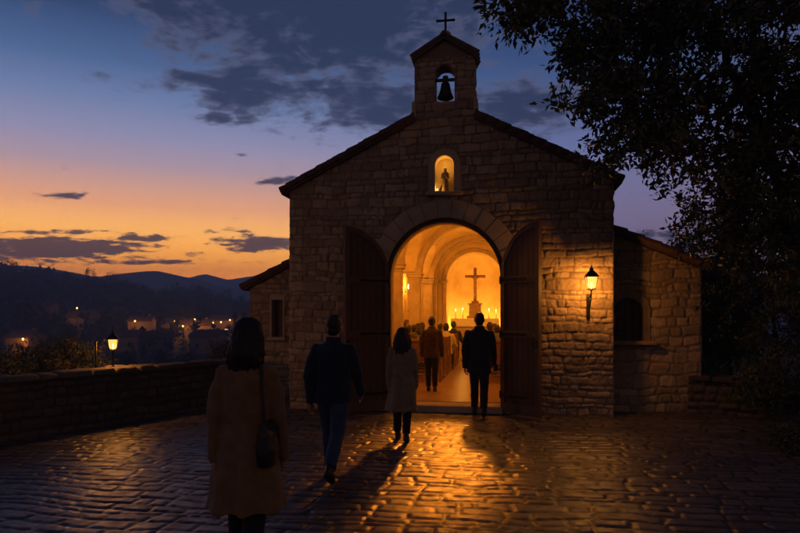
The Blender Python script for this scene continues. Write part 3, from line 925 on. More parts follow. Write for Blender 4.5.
# ================================================================== THINGS ON AND ROUND THE CHAPEL
def lantern_body(root, z0, s=1.0, power=30, rad=.03):
    """square tapering street lantern, base at z0; children of root"""
    w0, w1, h = .070 * s, .115 * s, .26 * s
    q = MB()
    for k in range(2): q.box((0, 0, z0 - .006 * s), (.016 * s, w0 * 2.0, .012 * s), rz=k * PI / 2)
    q.box((0, 0, z0 - .016 * s), (.045 * s, .045 * s, .05 * s), bev=.006)
    for a in (-1, 1):
        for b in (-1, 1):
            q.tube([(a * w0, b * w0, z0), (a * w1, b * w1, z0 + h)], .0085 * s, 6)
    for k in range(4):
        M = Matrix.Rotation(k * PI / 2, 4, 'Z')
        q.tube([(-w1, -w1, z0 + h), (w1, -w1, z0 + h)], .010 * s, 6, M); q.tube([(-w0, -w0, z0 + .006), (w0, -w0, z0 + .006)], .008 * s, 6, M)
    q.build('lantern_frame', m_iron, root)
    q = MB()
    for k in range(4):
        M = Matrix.Rotation(k * PI / 2, 4, 'Z')
        a, b = w0 * .97, w1 * .97
        q.add([(-a, -a, z0 + .01), (a, -a, z0 + .01), (b, -b, z0 + h - .004), (-b, -b, z0 + h - .004)], [(0, 1, 2, 3)], M)
    q.build('lantern_glass', m_glass, root)
    q = MB(); e = w1 * 1.20
    prof = [(e, 0), (e, .012 * s), (w1 * .95, .05 * s), (w1 * .55, .105 * s), (w1 * .30, .14 * s), (w1 * .30, .165 * s), (w1 * .42, .17 * s), (w1 * .12, .19 * s), (w1 * .10, .215 * s)]
    q.loft([(0, 0, z0 + h + b, r * 1.414, r * 1.414) for r, b in prof], 4, Matrix.Rotation(PI / 4, 4, 'Z'))
    q.ball((0, 0, z0 + h + .225 * s), .016 * s, 8)
    q.build('lantern_cap', m_iron, root)
    q = MB(); q.ball((0, 0, z0 + .11 * s), (.016 * s, .016 * s, .035 * s), 10); q.tube([(0, 0, z0), (0, 0, z0 + .08 * s)], .008 * s, 6); q.build('bulb', m_bulb, root)
    lamp('lantern_light', (0, 0, z0 + .10 * s), power, (1.0, .36, .05), rad, root)

LW = (1.0, .345, .03)
def small_things():
    FZ = .13
    # wall lantern by the door
    p = L(2.515, -.05, 0)
    w = empty('wall_lantern', (p.x, p.y, 0), -TH, 'lit iron lantern on a bracket fixed to the chapel front', 'lantern')
    w.location = L(2.48, -.42, 2.165)
    lantern_body(w, 0, .80, 92, .05)
    q = MB()
    q.box((0, .385, -.28), (.06, .03, .42), bev=.008)
    q.tube([(0, .37, -.42), (0, .19, -.30), (0, .03, -.14), (0, 0, -.03)], .010, 8)
    q.tube([(0, .37, -.12), (0, .17, -.13), (0, .0, -.05)], .008, 8)
    a = [(0, .30 - .035 * math.cos(t), -.20 + .035 * math.sin(t)) for t in np.linspace(0, 5.2, 14)]
    q.tube(a, .007, 6)
    q.build('bracket', m_iron, w)
    # statue in the niche and the lamp that lights it
    st = empty('niche_statue', L(0, .125, 3.945), -TH, 'small robed stone statue standing in the lit niche above the door', 'statue')
    q = MB()
    q.loft([(0, 0, .0, .085, .07), (0, 0, .03, .082, .068), (0, 0, .031, .07, .058)], 16)
    q.loft([(0, 0, .03, .064, .052), (0, 0, .12, .056, .046), (0, 0, .24, .050, .040), (0, 0, .32, .056, .038), (0, 0, .365, .058, .034), (0, 0, .385, .034, .026), (0, 0, .41, .020, .020)], 16)
    for s in (-1, 1):
        q.tube([(s * .048, 0, .355), (s * .060, -.008, .275), (s * .034, -.042, .27)], [.018, .019, .015], 8)
        q.tube([(s * .034, -.042, .27), (s * .006, -.048, .315)], [.013, .009], 8)
    q.ball((0, -.004, .435), (.026, .030, .036), 10)
    q.tube([(0, -.03, .437), (0, -.034, .43)], [.006, .007], 6)
    for k in range(7):
        t = k * .9; q.tube([(.055 * math.cos(t), .044 * math.sin(t), .05), (.045 * math.cos(t), .035 * math.sin(t), .24)], [.012, .006], 6)
    q.remesh('statue_figure', material('statue_stone', (.22, .155, .09), (.15, .10, .06), .8, 12, 4, .3, 60), st, .006, 2)
    nl = empty('niche_lamp', L(-.135, .035, 3.96), -TH, 'tiny lamp tucked inside the niche edge beside the statue', 'lamp')
    q = MB(); q.lathe([(.012, -.012), (.018, 0), (.014, .02)], 10); q.build('lamp_base', m_brass, nl)
    q = MB(); q.ball((0, 0, .035), .014, 8); q.build('bulb', m_bulb, nl)
    lamp('niche_light', (0.01, .02, .05), 1.3, (1.0, .50, .10), .02, nl)
    lamp('niche_light', (0.13, .06, .50), 1.2, (1.0, .50, .10), .02, nl)
    # bell
    be = empty('church_bell', L(0, .17, 5.675), -TH, 'bronze bell on a wooden yoke in the bell gable opening', 'bell')
    q = MB(); prof = [(.142, .0), (.150, .012), (.132, .05), (.104, .12), (.088, .20), (.079, .255), (.064, .285), (.03, .30), (.015, .304)]
    q.lathe(prof, 24); q.build('bell_cup', m_bronze, be, True)
    q = MB(); q.tube([(0, 0, .30), (0, 0, .03)], .008, 6); q.ball((0, 0, .0), .028, 8); q.build('clapper', m_iron, be)
    q = MB(); q.box((0, 0, .335), (.42, .06, .05), bev=.01); q.box((0, 0, .365), (.10, .075, .10), bev=.02); q.box((0, 0, .31), (.05, .03, .05)); q.build('yoke', m_door, be)
    # ---------------- inside
    alt = empty('altar', L(0, 12.45, .13 + .49), -TH, 'pale stone altar on steps under the crucifix', 'altar')
    q = MB(); q.box((0, 0, .46), (1.55, .62, .92), bev=.02); q.build('altar_base', m_intst, alt)
    q = MB(); q.box((0, 0, .96), (1.72, .72, .09), bev=.015); q.build('altar_top', m_intst, alt)
    q = MB()
    n = 60; vs_ = []
    hw, hd, zt = .885, .375, 1.012
    per = [(-hw, -hd), (hw, -hd), (hw, hd), (-hw, hd)]
    pts = []
    for i in range(4):
        a, b = per[i], per[(i + 1) % 4]
        for k in range(24): pts.append((a[0] + (b[0] - a[0]) * k / 24, a[1] + (b[1] - a[1]) * k / 24))
    for j in range(6):
        for i, (x, y) in enumerate(pts):
            f = 1 + .012 * j / 5 * math.sin(i * 1.3) + .01 * j / 5
            vs_.append((x * f, y * f, zt - (.30 * j / 5) - .004 * math.sin(i * 1.3) * j / 5))
    m_ = len(pts); fs = [(j * m_ + i, (j + 1) * m_ + i, (j + 1) * m_ + (i + 1) % m_, j * m_ + (i + 1) % m_) for j in range(5) for i in range(m_)]
    fs.append(tuple(range(m_)))
    q.add(vs_, fs)
    c = q.build('altar_cloth', m_linen, None, True); c.location = L(0, 12.45, .62); c.rotation_euler = (0, 0, -TH)
    tag(c, 'white linen cloth hanging over the altar edge', 'cloth')
    za = .62 + 1.016
    cr = empty('crucifix', L(0, 12.55, za), -TH, 'tall wooden crucifix on a stepped pedestal above the altar', 'crucifix')
    q = MB(); q.box((0, 0, .05), (.62, .34, .10), bev=.01); q.box((0, 0, .30), (.46, .28, .42), bev=.01); q.box((0, 0, .54), (.54, .34, .06), bev=.012); q.box((0, 0, .61), (.26, .22, .10), bev=.01)
    q.build('pedestal', material('gilt_wood', (.34, .20, .08), (.22, .13, .05), .5, 6, 4, .2), cr)
    q = MB(); q.box((0, 0, 1.26), (.115, .06, 1.30), bev=.01); q.box((0, 0, 1.58), (.76, .056, .105), bev=.01); q.build('wooden_cross', material('golden_oak', (.26, .13, .045), (.17, .085, .03), .45, 8, 5, .3, 30), cr)
    q = MB()
    y = -.055
    q.loft([(0, y, 1.13, .05, .03), (0, y, 1.22, .058, .036), (0, y, 1.32, .05, .03), (0, y, 1.44, .07, .036), (0, y, 1.50, .075, .03), (0, y, 1.53, .03, .025)], 14)
    for s in (-1, 1):
        q.tube([(s * .06, y, 1.50), (s * .18, y, 1.55), (s * .31, y, 1.59)], [.022, .018, .013], 8)
        q.ball((s * .325, y, 1.595), (.02, .012, .014), 8)
        q.tube([(s * .03, y, 1.17), (s * .032, y - .035, .98), (s * .008, y, .80)], [.036, .028, .018], 8)
    q.tube([(0, y, .80), (0, y - .03, .74)], [.022, .014], 8)
    q.ball((0.01, y - .012, 1.585), (.034, .036, .045), 10); q.tube([(0, y, 1.50), (.005, y, 1.56)], .02, 8)
    q.remesh('corpus', material('carved_limewood', (.42, .26, .11), (.32, .19, .08), .6, 10, 3), cr, .009, 2)
    for i, (x, dy, hh, lab) in enumerate(((-.72, -.12, .20, 'outermost wax candle on the lantern side of the altar cloth'), (-.46, .0, .24, 'taller wax candle beside the crucifix pedestal on the altar'), (.52, -.05, .22, 'lone wax candle standing past the crucifix pedestal on the altar'), (.78, -.12, .18, 'short wax candle at the far altar corner behind the man in the doorway'))):
        if i == 0: lab = 'wax candle on the altar corner nearest the wall sconce'
        k = empty('altar_candle', L(x, 12.45 + dy, za), -TH, lab, 'candle', 'candles on the altar')
        q = MB(); q.lathe([(.05, 0), (.05, .01), (.015, .03), (.012, .07), (.035, .085), (.035, .095)], 12); q.build('candlestick', m_brass, k)
        q = MB(); q.lathe([(.020, .095), (.020, .095 + hh), (.008, .10 + hh)], 10); q.build('wax', m_wax, k)
        q = MB(); q.ball((0, 0, .13 + hh), (.010, .010, .028), 8); q.build('flame', m_flame, k)
        lamp('candle_light', (0, -.03, .14 + hh), 9.0, (1.0, .46, .08), .02, k)
    for i, (x, lab) in enumerate(((-.42, 'shaded floor lamp behind the altar on the sconce side'), (.42, 'shaded floor lamp behind the altar on the lantern side'))):
        k = empty('floor_uplight', L(x, 13.05, .62), -TH, lab, 'lamp', 'uplights behind the altar')
        q = MB(); q.lathe([(.07, 0), (.07, .02), (.03, .05), (.06, .12), (.075, .17), (.068, .17), (.05, .12)], 14); q.build('lamp_shade', m_brass, k)
        q = MB(); q.ball((0, 0, .15), .03, 8); q.build('bulb', m_bulb, k)
        lamp('uplight', (0, 0, .24), 150, (1.0, .43, .06), .06, k)
    # wall sconces
    sc = 0
    names = {(-1, 0): 'brass wall sconce nearest the open door, pew side with the standing man', (-1, 1): 'brass wall sconce in the middle bay behind the standing man', (-1, 2): 'lit brass wall sconce above the flower cabinet near the altar',
             (1, 0): 'brass wall sconce nearest the door, hidden behind the lantern side jamb', (1, 1): 'brass wall sconce in the middle bay on the lantern side', (1, 2): 'brass wall sconce beside the chancel on the lantern side'}
    for s in (-1, 1):
        for i, y in enumerate((2.5, 6.2, 9.75)):
            k = empty('wall_sconce', L(s * 2.25, y, 2.62), -TH + (PI / 2 if s < 0 else -PI / 2), names[(s, i)], 'wall lamp', 'sconces along the nave walls')
            # local -y... the plate sits on the wall, the arm reaches into the nave
            q = MB(); q.box((0, -.012, 0), (.10, .024, .26), bev=.008); q.tube([(0, -.02, -.05), (0, -.10, -.09), (0, -.15, -.02)], .010, 8); q.lathe([(.018, -.02), (.045, .0), (.05, .012)], 12, Matrix.Translation((0, -.15, 0))); q.build('sconce_arm', m_brass, k)
            q = MB(); q.lathe([(.035, .01), (.055, .06), (.058, .12), (.035, .18)], 12, Matrix.Translation((0, -.15, 0))); q.build('lamp_glass', emitter('sconce_glass', (1, .66, .28), 9, .4) if not sc else bpy.data.materials['sconce_glass'], k)
            sc = 1
            lamp('sconce_light', (0, -.17, .10), (130, 118, 150)[i], LW, .05, k)
    # uplights added on the far side of the piers, unseen, to brighten the nave
    for i, y in enumerate((4.66, 8.26)):
        for t in (-1, 1):
            k = empty('added_pier_uplight', L(t * 1.66, y, 2.55), -TH, 'added brass fill light on the %s pier on the %s side' % (('doormost', 'chancelmost')[i], 'sconce' if t < 0 else 'lantern'), 'lamp', 'added fill lights on the piers')
            q = MB(); q.lathe([(.02, 0), (.05, .03), (.06, .08), (.052, .08), (.03, .03)], 12); q.box((0, -.035, .03), (.04, .06, .04)); q.build('lamp_shade', m_brass, k)
            q = MB(); q.ball((0, 0, .07), .022, 8); q.build('bulb', m_bulb, k)
            lamp('uplight', (0, .03, .12), (84, 78)[i], LW, .05, k)
    k = empty('added_pendant', L(0, 2.45, 4.645), -TH, 'added brass pendant, unseen under the vault inside the door, for light spilling out', 'pendant lamp')  # added lamp above the line of sight, spills warm light onto the paving
    q = MB(); q.tube([(0, 0, 0), (0, 0, -.40)], .006, 6); q.lathe([(.05, -.03), (.05, 0)], 12); q.build('chain', m_brass, k)
    q = MB(); q.lathe([(.02, -.38), (.06, -.41), (.12, -.46), (.125, -.47), (.06, -.42), (.02, -.39)], 16); q.build('lamp_shade', m_brass, k)
    q = MB(); q.ball((0, 0, -.46), .03, 8); q.build('bulb', m_bulb, k)
    lamp('door_spill_light', (0, 0, -.56), 100, LW, .06, k)
    k = empty('added_spotlight', L(0, 5.3, 4.33), -TH, 'added brass spotlight, unseen under the vault, laying the warm streak outside the open door', 'lamp')  # added unseen spot, makes the orange streak on the cobbles
    M = Matrix.Rotation(R(-118), 4, 'X')
    q = MB(); q.lathe([(.03, -.14), (.05, -.13), (.055, .0), (.048, .0), (.03, -.10)], 14, M); q.tube([(0, .06, .08), (0, .09, .30)], .012, 8); q.build('lamp_shade', m_brass, k)
    q = MB(); q.ball((0, 0, -.05), .022, 8, M); q.build('bulb', m_bulb, k)
    d = L(.05, -2.6, 0) - L(0, 5.3, 4.33)
    lamp('cobble_streak_light', (0, -.05, -.02), 2700, (1.0, .26, .018), .16, k, 17, (math.atan2(8.3, 4.33), 0, PI), .9)
    # cabinet with flowers against the aisle wall
    cb = empty('side_cabinet', L(-1.98, 9.75, FZ), -TH + PI / 2, 'carved wooden cabinet against the nave wall under the lit sconce', 'cabinet')
    q = MB(); q.box((0, 0, .72), (.62, .38, 1.42), bev=.01); q.build('carcass', m_pew, cb)
    q = MB(); q.box((0, 0, 1.45), (.70, .44, .05), bev=.012); q.build('cabinet_top', m_pew, cb)
    for s in (-1, 1):
        q = MB(); q.box((s * .15, -.20, .75), (.28, .02, 1.25), bev=.006); q.box((s * .15, -.215, .75), (.18, .015, 1.0), bev=.006); q.build('door', m_pew, cb)
    va = empty('flower_vase', L(-1.98, 9.75, FZ + 1.476), 0, 'brass vase of dark flowers on the wooden cabinet', 'vase')
    q = MB(); q.lathe([(.05, 0), (.06, .02), (.07, .08), (.04, .14), (.05, .16)], 12); q.build('vase_body', m_brass, va)
    q = MB(); rs = random.Random(3)
    for i in range(26):
        a, b = rs.uniform(0, 6.28), rs.uniform(.0, .16)
        x, yy, z = b * math.cos(a), b * math.sin(a), .24 + rs.uniform(0, .16) - b * .4
        q.tube([(0, 0, .13), (x * .6, yy * .6, z * .7), (x, yy, z)], .004, 4); q.ball((x, yy, z), rs.uniform(.02, .038), 6)
    q.build('flowers', material('dried_flowers', (.20, .10, .05), (.09, .07, .03), .8, 20, 3), va)
    # pews
    proto = empty('pew', (0, 0, 0), -TH, None, 'pew', 'wooden pews along the aisle')
    w = .96
    q = MB(); q.box((0, 0, .45), (w, .38, .035), bev=.008); q.build('seat', m_pew, proto)
    q = MB(); M = Matrix.Rotation(R(-7), 4, 'X')
    q.box((0, .0, .0), (w, .03, .50), M=Matrix.Translation((0, -.215, .72)) @ Matrix.Rotation(R(8), 4, 'X'), bev=.008); q.box((0, -.25, .985), (w + .02, .07, .04), bev=.01)
    q.build('backrest', m_pew, proto)
    for s in (-1, 1):
        q = MB()
        prof = [(-.27, 0), (.21, 0), (.21, .06), (.17, .10), (.17, .42), (.20, .52), (.20, .58), (.12, .62), (-.10, .66), (-.20, .98), (-.24, 1.03), (-.30, 1.02), (-.28, .90), (-.26, .5), (-.24, .12), (-.27, .06)]
        n = len(prof); t = .045
        x0 = s * w / 2 - t / 2 + s * .02
        vs_ = [(x0, a, b) for a, b in prof] + [(x0 + t, a, b) for a, b in prof]
        q.add(vs_, [tuple(range(n))[::-1], tuple(range(n, 2 * n))] + [(i, (i + 1) % n, n + (i + 1) % n, n + i) for i in range(n)])
        q.build('bench_end', m_pew, proto)
    q = MB(); q.box((0, -.36, .18), (w - .1, .14, .04), bev=.01); q.build('kneeler', m_pew, proto)
    ordn = ['backmost', 'second from the back', 'third from the back', 'fourth from the back', 'fifth from the back', 'sixth from the back', 'foremost']
    first = True
    for s in (-1, 1):
        for i in range(7):
            o = proto if first else copy_tree(proto); first = False
            o.location = L(s * 1.01 + .04, 4.15 + i * .93, FZ)
            o['label'] = '%s oak pew on the %s side of the aisle' % (ordn[i], 'sconce' if s < 0 else 'lantern')
small_things()

# ---------------- parapet with its lamp
def parapet():
    root = empty('parapet_wall', PA, math.atan2(PD.y, PD.x), 'low rubble stone parapet along the valley edge of the square', 'wall')
    ln = (PB - PA).length
    stone_wall('wall_face', 0, ln, -.05, .80, .02, lambda u, v, h: (u, -h, v), m_parapet, root, 81, None, relief=.026, ch=(.09, .20), cw=(.13, .38), soft=.022, round_=.035)
    q = MB(); q.box((ln / 2, .20, .0), (ln, .40, 1.58)); q.build('wall_core', m_parapet, root)
    # rough flat coping stones
    q = MB(); rs = random.Random(9); x = 0
    us = np.linspace(0, ln, int(ln / .025)); ws = np.linspace(-.05, .46, 22)
    U, V = np.meshgrid(us, ws, indexing='ij')
    h, r1, r2, tl = stones(U, V, 91, ch=(.6, .9), cw=(.3, .62), joint=.008, warp=.012)
    e = np.minimum(V + .05, .46 - V)
    H = .03 * h * (.4 + r1) + tl * .25 + fbm(U * 7, V * 7, 2, 4) * .03
    Z = .80 + sstep(e, 0, .035) * (.05 + H) 
    Y = V + (1 - sstep(e, 0, .02)) * 0
    A = np.stack([r1, h, r2], -1)
    I = np.arange(U.size).reshape(U.shape)
    F = np.stack([I[:-1, :-1], I[1:, :-1], I[1:, 1:], I[:-1, 1:]], -1).reshape(-1, 4)
    link('coping', np_mesh('coping', np.stack([U, Y, Z], -1).reshape(-1, 3), F, True, [m_parapet], A.reshape(-1, 3)), root)
    q = MB(); q.box((ln / 2, .205, .793), (ln, .51, .02)); q.build('coping_bed', m_parapet, root)
    # lantern standing on the coping
    def on_wall(px, off=.2):
        g = (px - 400) / 622.2
        a = PA + PN * off
        t = (g * a.y - a.x) / (PD.x - g * PD.y)
        return a + PD * t
    c = on_wall(113)
    w = empty('post_lantern', (c.x, c.y, .84), .35, 'lit lantern on a short iron post standing on the parapet', 'lantern')
    q = MB(); q.lathe([(.05, 0), (.05, .015), (.022, .04), (.014, .08), (.014, .30), (.022, .315)], 12); q.build('post', m_iron, w)
    lantern_body(w, .335, .64, 60, .035)
    q = MB(); q.tube([(0, 0, .62), (0, 0, .72)], .005, 6); q.build('finial', m_iron, w)
    c = on_wall(96, .22)
    o = MB().tube([(0, 0, 0), (0, 0, .47)], .013, 10).ball((0, 0, .48), .02, 8).build('iron_rod', m_iron); o.location = (c.x, c.y, .83)
    tag(o, 'thin upright iron rod standing on the parapet beside the lantern', 'post')
parapet()

# ================================================================== PEOPLE
def leg_fk(hip, a, k, lt, ls):
    kn = hip + Vector((0, math.sin(a), -math.cos(a))) * lt
    an = kn + Vector((0, math.sin(a - k), -math.cos(a - k))) * ls
    return kn, an
def person(label, loc, rz, H, fem=False, outfit=None, gait=(14, 6, -16, 18), arms=(-10, 12, 10, 12), sit=False, cat='person', group=None, voxel=.006, headturn=0.0, detail=True):
    """gait: front-leg hip angle, knee; back-leg hip angle, knee. arms: swing and elbow bend, first the -x side"""
    of = outfit
    root = empty('person', loc, rz, label, cat, group)
    s = H
    lt, ls, ah = .245 * s, .240 * s, .045 * s
    hw = (.050 if fem else .048) * s
    sw = (.100 if fem else .118) * s
    legs = []
    if sit:
        hz = .46 + .05 * s; leg_ang = ((84, 84), (86, 86))
    else: leg_ang = ((gait[0], gait[1]), (gait[2], gait[3])); hz = .53 * s
    for i, sx in enumerate((-1, 1)):
        a, k = R(leg_ang[i][0]), R(leg_ang[i][1])
        hip = Vector((sx * hw, 0, hz)); kn, an = leg_fk(hip, a, k, lt, ls)
        legs.append((hip, kn, an, a - k))
    drop = 0 if sit else min(l[2].z - ah for l in legs)
    # a raised heel lets the trailing foot reach the ground
    up = Vector((0, 0, -drop))
    hz -= drop
    legs = [(h + up, k_ + up, a_ + up, f) for h, k_, a_, f in legs]
    base = hz - .53 * s                      # shift of everything above the hip
    Z = lambda f: base + f * s
    lean = R(2.0)
    nk = Vector((0, .012 * s, Z(.845)))
    hc = Vector((0, .022 * s, Z(.93)))
    arml = []
    for i, sx in enumerate((-1, 1)):
        sh = Vector((sx * sw, 0, Z(.805)))
        b, f = R(arms[i * 2]), R(arms[i * 2 + 1]); o = R(6 if not fem else 4)
        d = Vector((sx * math.sin(o), math.sin(b), -math.cos(b))).normalized(); el = sh + d * .178 * s
        b2 = b + f
        d2 = Vector((sx * .0, math.sin(b2), -math.cos(b2))).normalized(); wr = el + d2 * .150 * s
        arml.append((sh, el, wr, d2, sx))
    # -------- body, one skin
    q = MB()
    q.loft([(0, 0, Z(.47), .075 * s, .05 * s), (0, 0, Z(.53), .085 * s, .058 * s), (0, 0, Z(.62), .070 * s, .048 * s), (0, 0, Z(.72), .086 * s, .056 * s), (0, 0, Z(.79), .095 * s, .045 * s), (0, 0, Z(.82), .06 * s, .04 * s), (0, .005 * s, Z(.84), .034 * s, .034 * s)], 16)
    q.tube([nk - Vector((0, 0, .03 * s)), hc - Vector((0, .01 * s, .03 * s))], [.036 * s if not fem else .030 * s, .031 * s if not fem else .027 * s], 12)
    for (hip, kn, an, fa) in legs:
        q.tube([hip, kn, an], [.046 * s, .030 * s, .021 * s], 10)
        ft = Vector((0, math.cos(fa), math.sin(fa))) if not sit else Vector((0, 1, 0))
        q.tube([an + Vector((0, -.01, -.015 * s)), an + ft * .08 * s + Vector((0, 0, -.02 * s))], [.020 * s, .014 * s], 8)
    hr = s * .066
    q.loft([(hc.x, hc.y + .012 * s, hc.z - .064 * s, .018 * s, .018 * s), (hc.x, hc.y + .016 * s, hc.z - .055 * s, .031 * s, .034 * s), (hc.x, hc.y + .008 * s, hc.z - .03 * s, .040 * s, .048 * s), (hc.x, hc.y, hc.z, .044 * s, .054 * s), (hc.x, hc.y - .002 * s, hc.z + .03 * s, .043 * s, .053 * s), (hc.x, hc.y - .003 * s, hc.z + .052 * s, .033 * s, .042 * s), (hc.x, hc.y - .003 * s, hc.z + .066 * s, .014 * s, .018 * s)], 18)
    q.tube([hc + Vector((0, .052 * s, .008 * s)), hc + Vector((0, .066 * s, -.016 * s))], [.006 * s, .010 * s], 8)       # nose
    q.tube([hc + Vector((-.012 * s, .050 * s, -.036 * s)), hc + Vector((.012 * s, .050 * s, -.036 * s))], .006 * s, 8)        # lips
    q.tube([hc + Vector((-.026 * s, .046 * s, .012 * s)), hc + Vector((.026 * s, .046 * s, .012 * s))], .008 * s, 8)          # brow
    for sx in (-1, 1): q.ball((hc.x + sx * .046 * s, hc.y - .004 * s, hc.z - .006 * s), (.006 * s, .014 * s, .020 * s), 8)
    for (sh, el, wr, d2, sx) in arml:
        q.tube([sh + Vector((-sx * .026 * s, 0, -.014 * s)), sh.lerp(el, .4), el, wr], [.020 * s, .022 * s, .020 * s, .0155 * s], 10)
        # hand: palm, four fingers of unequal length, thumb from the side
        side = Vector((0, 1, 0)); side = (side - d2 * side.dot(d2)).normalized()      # towards the front: thumb side
        nrm = d2.cross(side) * (1)
        pin = Vector((-sx, 0, 0))                                                     # curl towards the body
        kn0 = wr + d2 * .052 * s
        q.tube([wr, wr + d2 * .02 * s + side * .012 * s, kn0 + side * .014 * s], [.013 * s, .012 * s, .010 * s], 8)
        q.tube([wr, wr + d2 * .02 * s - side * .012 * s, kn0 - side * .014 * s], [.013 * s, .012 * s, .010 * s], 8)
        for j, ln in enumerate((.040, .046, .043, .034)):
            o = side * (.018 - .012 * j) * s
            a0 = kn0 + o; a1 = a0 + (d2 * .85 + pin * .25).normalized() * ln * .55 * s; a2 = a1 + (d2 * .6 + pin * .8).normalized() * ln * .5 * s
            q.tube([a0, a1, a2], [.0056 * s, .0052 * s, .0044 * s], 7)
        b0 = wr + d2 * .018 * s + side * .014 * s; b1 = b0 + (d2 * .7 + side * .7 + pin * .2).normalized() * .024 * s; b2 = b1 + (d2 * .95 + side * .2 + pin * .3).normalized() * .022 * s
        q.tube([b0, b1, b2], [.0075 * s, .0066 * s, .0052 * s], 7)
    skin = material('skin', (.36, .20, .13), (.30, .16, .10), .55, 8, 3)
    body = q.remesh('body', [skin], root, voxel if detail else .014, 2)
    if detail:
        q = MB()
        for sx in (-1, 1): q.ball((hc.x + sx * .019 * s, hc.y + .049 * s, hc.z + .001 * s), .0075 * s, 8)
        q.build('eyes', material('eye_dark', (.03, .02, .015), None, .2), root, True)
    # -------- trousers
    q = MB()
    q.loft([(0, -.004 * s, Z(.455), .088 * s, .064 * s), (0, -.006 * s, Z(.50), .100 * s, .074 * s), (0, 0, Z(.56), .094 * s, .066 * s), (0, 0, Z(.60), .084 * s, .058 * s)], 18)
    for (hip, kn, an, fa) in legs:
        c = of.get('leg', 1.0)
        q.tube([hip, hip.lerp(kn, .5), kn, kn.lerp(an, .35), kn.lerp(an, .92)], [.060 * s * c, .053 * s * c, .042 * s * c, .040 * s * c, .035 * s * c], 14, dome=False)
    sd = sum(map(ord, label)) % 50
    def crease(co, amp=.004):
        return (fbm(co[:, 0] * 9 + co[:, 1] * 9, co[:, 2] * 14, sd, 3) * amp * 2).astype(np.float32)
    q.remesh('trousers', of['trouser_m'], root, .010 if detail else .018, 3, lambda co: crease(co, .006))
    # -------- shoes
    for (hip, kn, an, fa) in legs:
        q = MB()
        p = 0 if sit else max(0.0, -fa) if fa < 0 else -min(fa, R(12))
        F = Matrix.Translation(an) @ Matrix.Rotation(-(-fa * .8 if fa < 0 else 0) if not sit else 0, 4, 'X')
        if not sit and fa >= 0: F = Matrix.Translation(an) @ Matrix.Rotation(min(fa, R(10)), 4, 'X')
        q.loft([(0, .035 * s, -ah, .024 * s, .078 * s), (0, .035 * s, -ah + .012 * s, .027 * s, .082 * s), (0, .030 * s, -ah + .026 * s, .026 * s, .074 * s), (0, .004 * s, -ah + .044 * s, .025 * s, .040 * s), (0, -.004 * s, -ah + .075 * s, .024 * s, .028 * s)], 16, F)
        q.build('shoe', of['shoe_m'], root, True)
    # -------- coat or jacket with sleeves, one surface
    q = MB()
    hem = of['hem']
    fl = of.get('flare', 1.0)
    bw = of.get('bulk', 1.0)
    rg = []
    def w_at(f):
        xs = [.20, .30, .40, .50, .56, .62, .68, .74, .79, .812, .826, .84, .855]
        if fem: rx = [.150 * fl, .138 * fl, .124 * fl, .112, .103, .094, .098, .106, .106, .096, .072, .045, .036]; ry = [.112 * fl, .104 * fl, .094 * fl, .084, .074, .066, .066, .068, .060, .052, .046, .038, .034]
        else: rx = [.122 * fl, .118 * fl, .114 * fl, .108, .104, .100, .106, .114, .114, .104, .084, .054, .040]; ry = [.09 * fl, .088 * fl, .085 * fl, .080, .074, .070, .072, .076, .068, .056, .050, .042, .038]
        return np.interp(f, xs, rx) * bw, np.interp(f, xs, ry) * bw
    fs_ = [hem] + [f for f in (.26, .30, .35, .40, .45, .50, .56, .62, .68, .74, .79, .812, .826, .84, .855) if f > hem + .02]
    leadc = .5 * sum(l[1].y for l in legs) if not sit else 0
    for f in fs_:
        rx, ry = w_at(f)
        dy = leadc * max(0, (.50 - f)) * 1.2
        rg.append((0, dy + (.006 * s if f > .7 else -.002 * s), Z(f), rx * s, ry * s))
    if sit: rg[0] = (rg[0][0], rg[0][1], rg[0][2], rg[0][3], rg[0][4])
    q.loft(rg, 26)
    for (sh, el, wr, d2, sx) in arml:
        c = bw
        q.tube([sh + Vector((-sx * .016 * s, 0, -.008 * s)), sh.lerp(el, .5), el, el.lerp(wr, .55), wr + d2 * .004 * s], [.034 * s * c, .036 * s * c, .032 * s * c, .029 * s * c, .027 * s * c], 14, dome=True)
        q.ball((sh.x - sx * .012 * s, sh.y, sh.z - .010 * s), .036 * s * c, 12)
    # collar
    cb = of.get('collar', .052)
    q.loft([(0, .004 * s, Z(.832), cb * 1.15 * s, cb * s), (0, .006 * s, Z(.852), cb * s, cb * .92 * s), (0, .008 * s, Z(.872), cb * .93 * s, cb * .88 * s)], 18)
    amp = .015 if hem < .45 else .012
    def folds(co):
        ang = np.arctan2(co[:, 1], co[:, 0])
        low = np.clip((Z(.60) - co[:, 2]) / (.3 * s), 0, 1)
        a = np.sin(ang * 7 + sd + 2 * fbm(co[:, 2] * 2, ang, sd, 2)) * .014 * low * (1 if hem < .45 else .4)
        b = fbm(co[:, 0] * 7 + co[:, 1] * 5, co[:, 2] * 9, sd + 3, 3) * amp * 2.2
        c = (np.abs(co[:, 0]) < .005) * -.006 * (co[:, 1] < 0) * (co[:, 2] < Z(.55)) * (co[:, 2] < Z(.5))
        return (a + b + c).astype(np.float32)
    q.remesh('coat' if hem < .5 else 'jacket', of['coat_m'], root, .009 if detail else .016, 4, folds)
    # -------- hair
    q = MB()
    hs = of.get('hair', 'short')
